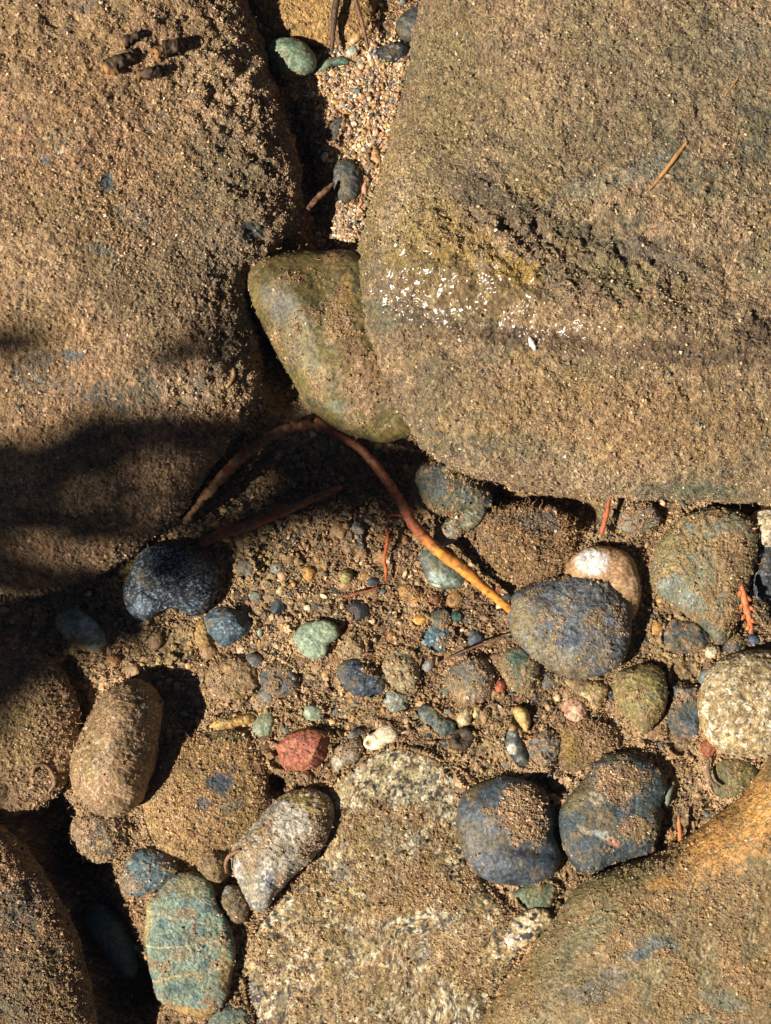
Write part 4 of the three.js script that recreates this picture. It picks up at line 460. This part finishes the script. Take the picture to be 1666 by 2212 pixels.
  for (let v = 0; v < 6; v++) {
    const g = new THREE.IcosahedronGeometry(1, 5), p = g.attributes.position, c = new Float32Array(p.count * 3), uv = g.attributes.uv, t = new THREE.Vector3(), q = rng(v + 70);
    const cuts = [...Array(5)].map(() => [new THREE.Vector3(q() - 0.5, q() - 0.5, q() - 0.5).normalize(), 0.68 + 0.2 * q()]);
    for (let i = 0; i < p.count; i++) { t.fromBufferAttribute(p, i); for (const [nn, d] of cuts) { const e = t.dot(nn) - d; if (e > 0) t.addScaledVector(nn, -e * 0.85); } t.multiplyScalar(1 + 0.16 * noise(t.x * 1.6 + v * 9, t.y * 1.6, t.z * 1.6) + 0.05 * noise(t.x * 5 + v, t.y * 5, t.z * 5)); p.setXYZ(i, t.x, t.y, t.z); const k = 0.85 + 0.35 * noise(t.x * 2.5, t.y * 2.5 + v, t.z * 2.5) + 0.2 * noise(t.x * 9, t.y * 9 + v, t.z * 9); c.fill(k, i * 3, i * 3 + 3); uv.setXY(i, t.x * 0.08 + t.y * 0.04, t.z * 0.08 + t.y * 0.03); }
    g.setAttribute('color', new THREE.BufferAttribute(c, 3)); g.computeVertexNormals(); geos.push(g);
  }
  const pm = kinds.map(k => [k[1], k[2]].map(c => new THREE.MeshStandardMaterial({ color: c, vertexColors: true, map: grainMap, bumpMap: grainBump, bumpScale: 0.0002, roughness: 0.65 })));
  const ZONE = closedCurve([[470, 1120], [640, 1130], [900, 1140], [1060, 1260], [1250, 1270], [1400, 1280], [1660, 1300], [1660, 1420], [1480, 1640], [1460, 1800], [1200, 1700], [960, 1640], [720, 1700], [590, 1700], [380, 1560], [240, 1440], [300, 1370], [480, 1380]].map(p => G0(...p)), 160);
  const spots = [], said = new Map(); let n = 0;
  const handles = stones.map(({ o, sh }) => [o.label.split(/,| (?:with|in|at|under|left|right|below|above|between|beside|half|carrying|casting|sitting|lying|touching|pointing|against|tucked|buried|wedged|just|straight|alone|behind|along|on|standing|leaning|pressed|by|deep|cutting|filling|near) /)[0], sh]).filter(([h], k, l) => l.filter(e => e[0] === h).length === 1);
  const flOn = [];
  for (let k = 0; k < 16000 && n < 280; k++) {
    const sandy = r() < 0.06, [x, z] = sandy ? [-190 + 230 * r(), -1000 + 460 * r()] : [(r() - 0.5) * 1660, 0 + 720 * r()];
    if (!inside(sandy ? SAND : ZONE, x, z) || !free(x, z)) continue;
    const big = !sandy && r() < 0.5, s = big ? 12 + 15 * r() : 5 + 8 * r() * r(); if (spots.some(([a, b, c]) => Math.hypot(a - x, b - z) < (c + s) * 0.86)) continue;
    spots.push([x, z, s]); const kd = big ? [4, 4, 7, 3, 4, 2, 7, 6, 0, 4][Math.floor(r() * 10)] : Math.floor(r() * r() * 1.15 * kinds.length) % kinds.length, m = new THREE.Mesh(geos[Math.floor(r() * 6)], pm[kd][n % 2]);
    m.name = numbered('small_pebble'); const y = bedHeight(x, z) + 2 - s * (big ? 0.12 : 0), sy = s * (0.6 + 0.2 * r());
    m.position.set(x * S, y * S, z * S); m.rotation.set((r() - 0.5) * 0.7, r() * 6.28, (r() - 0.5) * 0.7); m.scale.set(s * (0.9 + 0.4 * r()) * S, sy * S, s * (0.75 + 0.25 * r()) * S);
    if (big) { const cover = r(); for (let q = 0; q < s * s * 0.5 * cover; q++) { const a = r() * TAU, d = Math.sqrt(r()) * 0.95, fx = x + Math.cos(a) * d * s * 0.95, fz = z + Math.sin(a) * d * s * 0.85, e = one(fx, fz, 1.1 + 2 * r() * r(), siltTone(fx, 0, fz, BR), 0); if (noise(fx / 12, 3, fz / 12) < 0.35 - cover) continue; e.y = y + sy * Math.sqrt(1 - d * d) * 1.0; flOn.push(e); } }
    let best = null, bd = 1e9; for (const [h, sh] of handles) { const d = Math.hypot(sh.cx - x, sh.cz - z) - sh.size * 0.5; if (d < bd) { bd = d; best = [h, sh]; } }
    const dx = x - best[1].cx, dz = z - best[1].cz, side = Math.abs(dx) > 2 * Math.abs(dz) ? (dx > 0 ? 'right of' : 'left of') : Math.abs(dz) > 2 * Math.abs(dx) ? (dz > 0 ? 'below' : 'above') : (dz > 0 ? 'below' : 'above') + ' and ' + (dx > 0 ? 'right of' : 'left of');
    let label = `${s > 18 ? 'mid-sized' : s > 9 ? 'small' : 'tiny'} ${kinds[kd][0]} pebble ${side} the ${best[0]}`; const c = said.get(label) ?? 0; said.set(label, c + 1); if (c) label = label.replace(' pebble ', [' pebble, next one out, ', ' pebble, third one out, ', ' pebble, fourth one out, '][Math.min(2, c - 1)]);
    tag(m, label, 'pebble', `small pebbles ${sandy ? 'in the sand' : 'in the gravel'}`);
    scene.add(shade(m)); n++;
  }
  instances('silt_on_pebbles', flocGeo, mats.floc, flOn, bed); shade(bed);
}

// ---------------------------------------------------------------- roots, twigs, needles
// path: [px, py, height, radius]; colour(t, angle, x, y, z) -> linear colour
function limbGeometry(path, sides, step, colour, rough = 0.12, seed = 0) {
  const pts = path.map(([x, y, h]) => { const [a, b] = at(x, y, h); return new THREE.Vector3(a, h, b); }), curve = new THREE.CatmullRomCurve3(pts, false, 'centripetal');
  const n = Math.max(6, Math.round(curve.getLength() / step)), fr = curve.computeFrenetFrames(n, false), P = [], Cc = [];
  for (let j = 0; j <= n; j++) {
    const t = j / n, p = curve.getPoint(t), f = t * (path.length - 1), i = Math.min(path.length - 2, Math.floor(f)), rad = path[i][3] + (path[i + 1][3] - path[i][3]) * (f - i);
    const q = curve.getPointAt(t);
    for (let k = 0; k <= sides; k++) {
      const a = k / sides * TAU, ce = Math.cos(a), se = Math.sin(a), N = fr.normals[j], B2 = fr.binormals[j];
      const dx = N.x * ce + B2.x * se, dy = N.y * ce + B2.y * se, dz = N.z * ce + B2.z * se, end = j === 0 || j === n ? 0.25 : 1;
      const rr = rad * end * (1 + rough * noise((q.x + dx * rad) / 11 + seed, (q.y + dy * rad) / 11, (q.z + dz * rad) / 11) + rough * 0.6 * noise((q.x + dx * rad) / 4 + seed, (q.y + dy * rad) / 4, (q.z + dz * rad) / 4));
      P.push(q.x + dx * rr, q.y + dy * rr, q.z + dz * rr); Cc.push(...colour(t, a, q.x, q.y, q.z));
    }
  }
  return gridGeometry(new Float32Array(P), new Float32Array(Cc), sides + 1, n + 1);
}
function limb(name, cat, label, path, sides, step, colour, rough, group) {
  const m = new THREE.Mesh(limbGeometry(path, sides, step, colour, rough, path[0][0]), mats.root);
  m.name = numbered(name); tag(m, label, cat, group); scene.add(shade(m)); return m;
}
const ORANGE = lin('#d9812a'), RUST = lin('#8f4424'), DARKR = lin('#4c2616'), SLT = lin('#8a6c48');
const rootColour = (a, b, siltStart = 0, siltEnd = 0) => (t, an, x, y, z) => {
  const ca = Math.cos(an) * 1.4, sa = Math.sin(an) * 1.4, n1 = fbm(x / 16 + ca, sa, z / 16, 3), n2 = noise(x / 7 + ca * 1.5, sa * 1.5, z / 7);
  let c = mix3(a, b, clamp(0.5 + 0.9 * n1)); if (n2 > 0.55) c = mix3(c, DARKR, 0.6);
  const s = siltStart + (siltEnd - siltStart) * t; if (0.5 + 0.7 * fbm(x / 11 + 30 + ca, sa, z / 11, 3) < s) c = mix3(c, SLT, 0.85);
  return c;
};
limb('root', 'root', 'bare orange root slanting from under the wedge stone down to the dark triangular cobble', [[680, 905, 60, 9], [724, 935, 70, 9], [776, 968, 76, 9.5], [824, 1022, 80, 10], [866, 1086, 76, 10.5], [900, 1142, 70, 11.5], [950, 1192, 66, 12.5], [1004, 1232, 64, 13], [1056, 1278, 60, 11], [1104, 1318, 50, 9], [1130, 1340, 40, 7]], 20, 2.4, (t, an, x, y, z) => { const k = smooth(0.5, 0.66, t); const lo = rootColour(RUST, lin('#a5582c'), 0.42, 0.3)(t, an, x, y, z), hi = rootColour(ORANGE, lin('#e39a34'), 0.12, 0.08)(t, an, x, y, z); return mix3(lo, hi, k); }, 0.14);  // sunlit lower stretch painted brighter than the shaded upper one, in the colour itself
limb('root', 'root', 'rusty root arching down-left along the shaded edge of the upper left boulder', [[700, 922, 58, 9], [650, 920, 66, 10], [596, 938, 66, 10.5], [540, 972, 62, 11], [492, 1018, 56, 11], [450, 1064, 48, 10.5], [416, 1106, 40, 9.5], [398, 1132, 34, 8.5]], 18, 2.6, rootColour(lin('#b0582c'), RUST, 0.55, 0.75), 0.4);
limb('root', 'root', 'dark rust root lying low in the shade above the black cobble', [[430, 1176, 36, 10], [470, 1156, 40, 13], [510, 1142, 40, 12], [560, 1126, 34, 10], [620, 1102, 26, 9], [690, 1072, 14, 8], [740, 1050, 0, 6]], 16, 2.8, rootColour(lin('#b4602c'), RUST, 0.4, 0.55), 0.22);
limb('rootlet', 'rootlet', 'thin orange rootlet hanging straight down in the gravel left of the main root', [[834, 1138, 40, 3], [838, 1160, 40, 3.6], [835, 1182, 38, 3.8], [830, 1206, 36, 3.8], [834, 1232, 32, 3.6], [833, 1256, 26, 2.6]], 10, 2.4, rootColour(lin('#d0672c'), lin('#c05a28'), 0.1, 0.15), 0.15);
limb('rootlet', 'rootlet', 'short red rootlet joining the main root near the dark recess', [[880, 1114, 60, 4], [858, 1112, 56, 4], [838, 1112, 48, 3.4], [834, 1124, 42, 3]], 10, 2.4, rootColour(lin('#b0522c'), RUST, 0.25, 0.25), 0.15);
limb('rootlet', 'rootlet', 'thin reddish rootlet slanting into the gravel right of centre in the shade', [[766, 1100, 28, 2], [786, 1114, 32, 2.4], [808, 1128, 32, 2.6], [826, 1138, 32, 2.4]], 8, 3, rootColour(lin('#8a4a30'), RUST, 0.3, 0.3), 0.15);
limb('rootlet', 'rootlet', 'frayed reddish fibre lying in the gravel above the mint-green pebble', [[746, 1290, 26, 2.6], [770, 1282, 30, 4], [796, 1276, 30, 3.4], [820, 1268, 26, 2]], 8, 3, rootColour(lin('#a85c38'), lin('#8a5234'), 0.3, 0.3), 0.3);
limb('rootlet', 'rootlet', 'hair-thin reddish fibre curving down beside the mint-green pebble', [[752, 1290, 24, 1.6], [762, 1320, 26, 1.6], [756, 1352, 30, 1.6], [744, 1372, 34, 1.4]], 6, 3, rootColour(lin('#a0583c'), lin('#8a5234'), 0.2, 0.2), 0.1);
limb('needle', 'needle', 'orange conifer needle hanging under the edge of the upper right boulder', [[1317, 1076, 66, 3], [1313, 1100, 62, 5.4], [1307, 1126, 56, 5], [1300, 1154, 48, 4.4]], 8, 3, rootColour(lin('#c8643a'), lin('#b05a34'), 0.2, 0.1), 0.1);
limb('needle', 'needle', 'short orange needle standing in front of the lower right boulder', [[1466, 1758, 54, 1.5], [1467, 1778, 52, 4.6], [1469, 1800, 46, 5], [1469, 1822, 38, 4]], 8, 3, rootColour(lin('#d8824c'), lin('#c87442'), 0.04, 0.04), 0.06);
limb('twig', 'twig', 'brown stem coming in from the top edge, left of its slimmer neighbour', [[730, -40, 70, 8], [727, 0, 66, 7.5], [722, 40, 60, 7], [719, 80, 50, 5], [717, 118, 40, 3.4]], 12, 3, rootColour(lin('#5c4030'), lin('#3c2a20'), 0.2, 0.2), 0.15);
limb('twig', 'twig', 'slim tan stem coming in from the top edge, right of the brown one', [[758, -40, 70, 5], [768, 0, 66, 4.6], [780, 40, 58, 4.4], [790, 78, 48, 4], [796, 108, 40, 3]], 10, 3, rootColour(lin('#6e4a38'), lin('#8a6648'), 0.15, 0.2), 0.12);
limb('twig', 'twig', 'fuzzy brown twig poking from the big left boulder into the dark cleft', [[652, 462, 66, 6], [670, 444, 70, 7], [690, 424, 68, 6.5], [712, 404, 60, 6], [722, 396, 54, 4]], 12, 2.6, rootColour(lin('#8a6244'), lin('#6b4a34'), 0.3, 0.3), 0.35);
limb('twig', 'twig', 'thin straight brown twig touching the left side of the dark triangular cobble', [[948, 1432, 30, 1.8], [990, 1412, 40, 2.2], [1040, 1392, 48, 2.6], [1090, 1376, 58, 2.4]], 8, 3, rootColour(lin('#8a5a3c'), lin('#6a4a34'), 0.2, 0.1), 0.1);
limb('straw', 'straw', 'pale orange straw lying on top of the upper right boulder', [[1402, 412, 2.6], [1430, 378, 4], [1456, 344, 4.6], [1486, 304, 3.4]].map(([x, y, w]) => [x, y, topOf(B, x, y) + 4, w]), 8, 3, rootColour(lin('#c89458'), lin('#b5854c'), 0.3, 0.15), 0.1);
limb('straw', 'straw', 'short faded straw on the upper right boulder above the long one', [[1566, 206, 2], [1580, 188, 3], [1596, 166, 2.4]].map(([x, y, w]) => [x, y, topOf(B, x, y) + 3, w]), 8, 3, rootColour(lin('#b58a5c'), lin('#a57c50'), 0.4, 0.3), 0.1);
limb('worm_tube', 'tube case', 'curved buff tube lying low on the upper left boulder near the wedge stone', [[488, 836, 3.4], [498, 826, 4], [505, 812, 4], [504, 796, 3.4]].map(([x, y, w]) => [x, y, topOf(A, x, y) + 5, w]), 10, 2.4, rootColour(lin('#b0905c'), lin('#a08050'), 0.1, 0.1), 0.08);
limb('worm_tube', 'tube case', 'looped buff tube in the shade below the silted cobble at the left edge', [[70, 1672, 3], [76, 1656, 4], [96, 1652, 4], [112, 1668, 4], [118, 1690, 4], [108, 1708, 3]].map(([x, y, w]) => [x, y, topOf(F, x, y) + 5, w]), 10, 2.4, rootColour(lin('#9a7c56'), lin('#86694a'), 0.1, 0.1), 0.08);
limb('worm_tube', 'tube case', 'hooked brown tube at the left tip of the lumpy white cobble', [[490, 1886, 60, 3], [488, 1868, 68, 4], [494, 1850, 74, 4.2], [510, 1840, 78, 4], [520, 1836, 80, 3]], 10, 2.4, rootColour(lin('#a57c52'), lin('#946e48'), 0.1, 0.1), 0.08);
limb('worm_tube', 'tube case', 'bent grey-brown tube below the speckled granite cobble', [[1532, 1640, 40, 3], [1530, 1664, 40, 4], [1538, 1688, 42, 4], [1556, 1702, 42, 3.6]], 10, 2.4, rootColour(lin('#7a6450'), lin('#6b5644'), 0.1, 0.1), 0.08);
{ // cedar sprig: stem with overlapping scale leaves
  const g = new THREE.Group(), path = [[1602, 1262, 92, 5], [1608, 1290, 92, 7.5], [1614, 1320, 88, 8], [1620, 1346, 80, 6.5], [1624, 1368, 70, 4]];
  const col = rootColour(lin('#e08550'), lin('#d87a44'), 0, 0);
  const st = new THREE.Mesh(limbGeometry(path, 10, 2.6, col, 0.18, 5), mats.root); st.name = 'stem'; g.add(st);
  for (const [x, y, dx, dy, h] of [[1602, 1278, -8, 12, 92], [1612, 1290, 12, 8, 92], [1606, 1306, -9, 10, 90], [1618, 1312, 12, 6, 90], [1610, 1330, -8, 10, 86], [1622, 1338, 9, 8, 84], [1618, 1354, -6, 8, 78]]) { const s = new THREE.Mesh(limbGeometry([[x, y - 4, h, 3.4], [x + dx * 0.5, y + dy * 0.4, h + 2, 5], [x + dx, y + dy, h, 2]], 8, 2.6, col, 0.1, x), mats.root); s.name = 'scale_leaf'; g.add(s); }
  g.name = 'cedar_sprig'; tag(g, 'bright orange dead cedar sprig at the right edge beside the charcoal stone', 'sprig'); scene.add(shade(g));
}
{ // tube cases of larvae on the upper left boulder
  const spots = [[226, 154, 290, 114, 13, 'largest brown tube case on the upper left boulder, lowest to the left'], [332, 116, 400, 92, 12, 'dark brown tube case on the upper left boulder, furthest right'], [296, 164, 348, 154, 11, 'short tube case with a pale blunt end, below the others on the upper left boulder'], [262, 96, 300, 74, 9, 'small tube case at the top of the cluster on the upper left boulder']];
  for (const [x0, y0, x1, y1, rad, label] of spots) {
    const hh = (x, y) => topOf(A, x, y) + 2; const mx = (x0 + x1) / 2, my = (y0 + y1) / 2;
    const m = new THREE.Mesh(limbGeometry([[x0, y0, hh(x0, y0) + rad * 1.1, rad], [x0 * 0.7 + x1 * 0.3, y0 * 0.7 + y1 * 0.3, hh(mx, my) + rad * 1.3, rad * 1.1], [mx, my, hh(mx, my) + rad * 1.3, rad], [x1, y1, hh(x1, y1) + rad * 0.6, rad * 0.75]], 16, 1.8, (t, an, x, y, z) => mix3(mix3(lin('#a8763a'), lin('#3c2c1c'), smooth(0.0, 0.3, t + 0.2 * noise(x / 6, an, z / 6))), lin('#7a5c3a'), clamp(noise(x / 4, Math.cos(an) * 3, z / 4)) * 0.7), 0.5, x0), mats.root);
    m.name = numbered('larva_case'); tag(m, label, 'larva case', 'larva cases on the upper left boulder'); scene.add(shade(m));
  }
}
function topOf(st, px, py) { const [x0, z0] = at(px, py, st.sh.H * 0.85), P = st.sh.P; let best = 1e9, y = 0; for (let i = 0; i < P.length; i += 3) { const d = (P[i] - x0) ** 2 + (P[i + 2] - z0) ** 2; if (d < best && P[i + 1] > st.sh.rim) { best = d; y = P[i + 1]; } } return y; }
{ // a white seed stuck on the crest
  const h = topOf(B, 1150, 742) + 5;
  const m = new THREE.Mesh(limbGeometry([[1144, 728, h, 3], [1148, 738, h + 1, 6], [1153, 748, h, 5.5], [1157, 758, h - 1, 2]], 10, 2, () => [0.9, 0.9, 0.88], 0.15, 3), mats.smooth);
  m.name = 'white_seed'; tag(m, 'tiny white seed stuck to the upper right boulder below the glints', 'seed'); scene.add(shade(m));
}

// ---------------------------------------------------------------- water: a clear sheet, and the film that wets the crest of the upper right boulder
const LEVEL = 268;
const waterMat = new THREE.MeshPhysicalMaterial({ color: 0xffffff, transmission: 1, thickness: 0, roughness: 0.04, ior: 1.33, metalness: 0 });
{
  const n = 121, P = new Float32Array(n * n * 3), e = t => Math.sign(t) * (900 * Math.abs(t) + 15000 * Math.abs(t) ** 5);
  for (let j = 0; j < n; j++) for (let i = 0; i < n; i++) { const x = e(i / (n - 1) * 2 - 1), z = 1.25 * e(j / (n - 1) * 2 - 1), o = (j * n + i) * 3; P[o] = x; P[o + 1] = LEVEL + 1.5 * fbm(x / 260, 1, z / 260, 2); P[o + 2] = z; }
  const w = new THREE.Mesh(gridGeometry(P, null, n, n), waterMat); w.name = 'water'; w.userData.kind = 'structure'; w.receiveShadow = true; scene.add(w);
}
{
  const { P, N } = B.sh, g = B.rock.geometry, nr = g.attributes.normal.array, keep = new Uint8Array(N * N), idx = [], map = new Map(), out = [];
  const blobs = [[930, 620, 130, 80, 12], [1090, 650, 140, 64, 20], [1240, 720, 60, 40, 20]].map(([x, y, a, b, t]) => [...at(x, y, 260), a, b, t * Math.PI / 180]);
  for (let q = 0; q < N * N; q++) { const x = P[q * 3], z = P[q * 3 + 2]; if (P[q * 3 + 1] < 150) continue; for (const [a, b, rx, rz, t] of blobs) { const u = ((x - a) * Math.cos(t) + (z - b) * Math.sin(t)) / rx, v = ((z - b) * Math.cos(t) - (x - a) * Math.sin(t)) / rz; if (u * u + v * v + 1.5 * fbm(x / 34, 1, z / 34, 3) < 1.05) keep[q] = 1; } }
  const vert = q => { if (!map.has(q)) { map.set(q, out.length / 3); out.push((P[q * 3] - B.sh.cx + nr[q * 3] * 2.2) * S, (P[q * 3 + 1] + nr[q * 3 + 1] * 2.2) * S, (P[q * 3 + 2] - B.sh.cz + nr[q * 3 + 2] * 2.2) * S); } return map.get(q); };
  for (let j = 0; j < N - 1; j++) for (let i = 0; i < N - 1; i++) { const a = j * N + i, b = a + 1, c = a + N, d = c + 1; if (keep[a] && keep[b] && keep[c] && keep[d]) idx.push(vert(a), vert(c), vert(b), vert(b), vert(c), vert(d)); }
  const fg = new THREE.BufferGeometry(); fg.setAttribute('position', new THREE.Float32BufferAttribute(out, 3)); fg.setIndex(idx); fg.computeVertexNormals();
  const film = new THREE.Mesh(fg, new THREE.MeshPhysicalMaterial({ color: 0xffffff, transmission: 1, thickness: 0, roughness: 0.2, ior: 1.33 }));
  film.name = 'water_film'; film.userData.label = 'thin glinting film of water over the crest'; B.top.add(film);
}
// ---------------------------------------------------------------- a young alder on the left bank, out of view: its leaves throw the soft shade over the left side
{
  const r = rng(909), tree = new THREE.Group(), T = 8500;
  const up = (px, py, h, t) => { const [a, b] = at(px, py, h); return new THREE.Vector3(a + SUN.x * t, h + SUN.y * t, b + SUN.z * t); };
  // zones of shade on the bed: along a line, half width, leaves
  const zones = [[550, 905, 370, 928, 56, 0.99], [330, 925, 120, 935, 44, 0.6], [510, 742, 350, 760, 24, 0.75], [90, 745, -40, 745, 40, 0.65], [270, 1010, -40, 985, 60, 0.72], [300, 1120, 120, 1130, 56, 0.7], [60, 1090, -40, 1110, 80, 0.93], [230, 1250, -40, 1220, 70, 0.97], [290, 1335, -40, 1345, 66, 0.98], [130, 1415, -40, 1425, 56, 0.92], [100, 1510, -60, 1490, 56, 0.55], [60, 1650, -60, 1690, 66, 0.65], [580, 1010, 760, 990, 46, 0.97], [620, 1066, 880, 1045, 48, 0.98], [580, 940, 770, 955, 40, 0.93], [790, 1000, 880, 1100, 44, 0.97], [470, 1150, 600, 1110, 44, 0.85], [440, 1225, 310, 1215, 50, 0.75, 80], [60, 1930, -60, 1900, 60, 0.6], [650, 925, 560, 955, 34, 0.92, 66], [540, 980, 460, 1065, 30, 0.8, 58], [700, 925, 790, 985, 34, 0.92, 74], [800, 1000, 880, 1100, 34, 0.92, 76], [470, 1155, 600, 1110, 34, 0.85, 36], [620, 1100, 720, 1062, 34, 0.9, 10]];
  const floor = (x, y) => { const [a, b] = at(x, y, 60); return inside(A.sh.poly, a, b) ? topOf(A, x, y) : bedHeight(a, b) + 12; };
  const leaves = [], green = lin('#4c6b2c');
  for (const [x0, y0, x1, y1, w, cover, hh] of zones) for (let k = 0, h0 = hh ?? floor(x0, y0), h1 = hh ?? floor(Math.max(4, x1), y1), n = -Math.log(1 - cover) * (2 * w * Math.hypot(x1 - x0, y1 - y0) + 3 * w * w) / 480; k < n; k++) {
    const u = r(), a = r() * TAU, q = w * Math.sqrt(r()), ex = x0 + (x1 - x0) * u, ey = y0 + (y1 - y0) * u, p = up(ex + Math.cos(a) * q, ey + Math.sin(a) * q, h0 + (h1 - h0) * u, T + (r() - 0.5) * 900), s = 13 + 8 * r();
    leaves.push({ x: p.x, y: p.y, z: p.z, s: [s, s, s * 1.5], r: [0.5 + (r() - 0.5) * 0.9, r() * 6.28, 0.6 + (r() - 0.5) * 0.9], c: (k => green.map(v => v * k))(0.7 + 0.6 * r()) });
  }
  const bark = () => lin('#5c5348');
  const tube = (name, pts, rad, parent) => { const c = new THREE.CatmullRomCurve3(pts.map(p => p.clone().multiplyScalar(S))), g = new THREE.TubeGeometry(c, 40, rad * S, 10), n = g.attributes.position.count, col = new Float32Array(n * 3); for (let i = 0; i < n; i++) col.set(bark(), i * 3); g.setAttribute('color', new THREE.BufferAttribute(col, 3)); const m = new THREE.Mesh(g, mats.root); m.name = name; parent.add(m); return m; };
  const foot = new THREE.Vector3(-9500, -20, 4000), crown = new THREE.Vector3(-9000, 6900, 3900);
  tube('trunk', [foot, new THREE.Vector3(-9450, 2400, 4100), new THREE.Vector3(-9150, 4800, 3950), crown], 70, tree);
  tube('branch', [crown, up(-500, 1330, 70, T + 300), up(120, 1200, 70, T), up(420, 1030, 70, T)], 8, tree);
  tube('branch', [up(-200, 1260, 70, T + 200), up(120, 1060, 70, T), up(330, 925, 130, T), up(550, 900, 100, T)], 10, tree);
  tube('branch', [up(120, 1200, 70, T), up(460, 1060, 70, T), up(700, 990, 70, T), up(890, 1040, 70, T)], 8, tree);
  tube('twig', [up(120, 1060, 120, T), up(330, 800, 170, T), up(500, 740, 150, T)], 5, tree);
  const lg = new THREE.SphereGeometry(1, 10, 6); lg.scale(1, 0.05, 1);
  instances('foliage', lg, new THREE.MeshStandardMaterial({ color: 0xffffff, roughness: 0.6 }), leaves, tree);
  tree.name = 'alder_sapling'; tag(tree, 'young alder on the left bank, out of view, shading the left side', 'tree'); scene.add(shade(tree));
}
renderer.render(scene, camera);
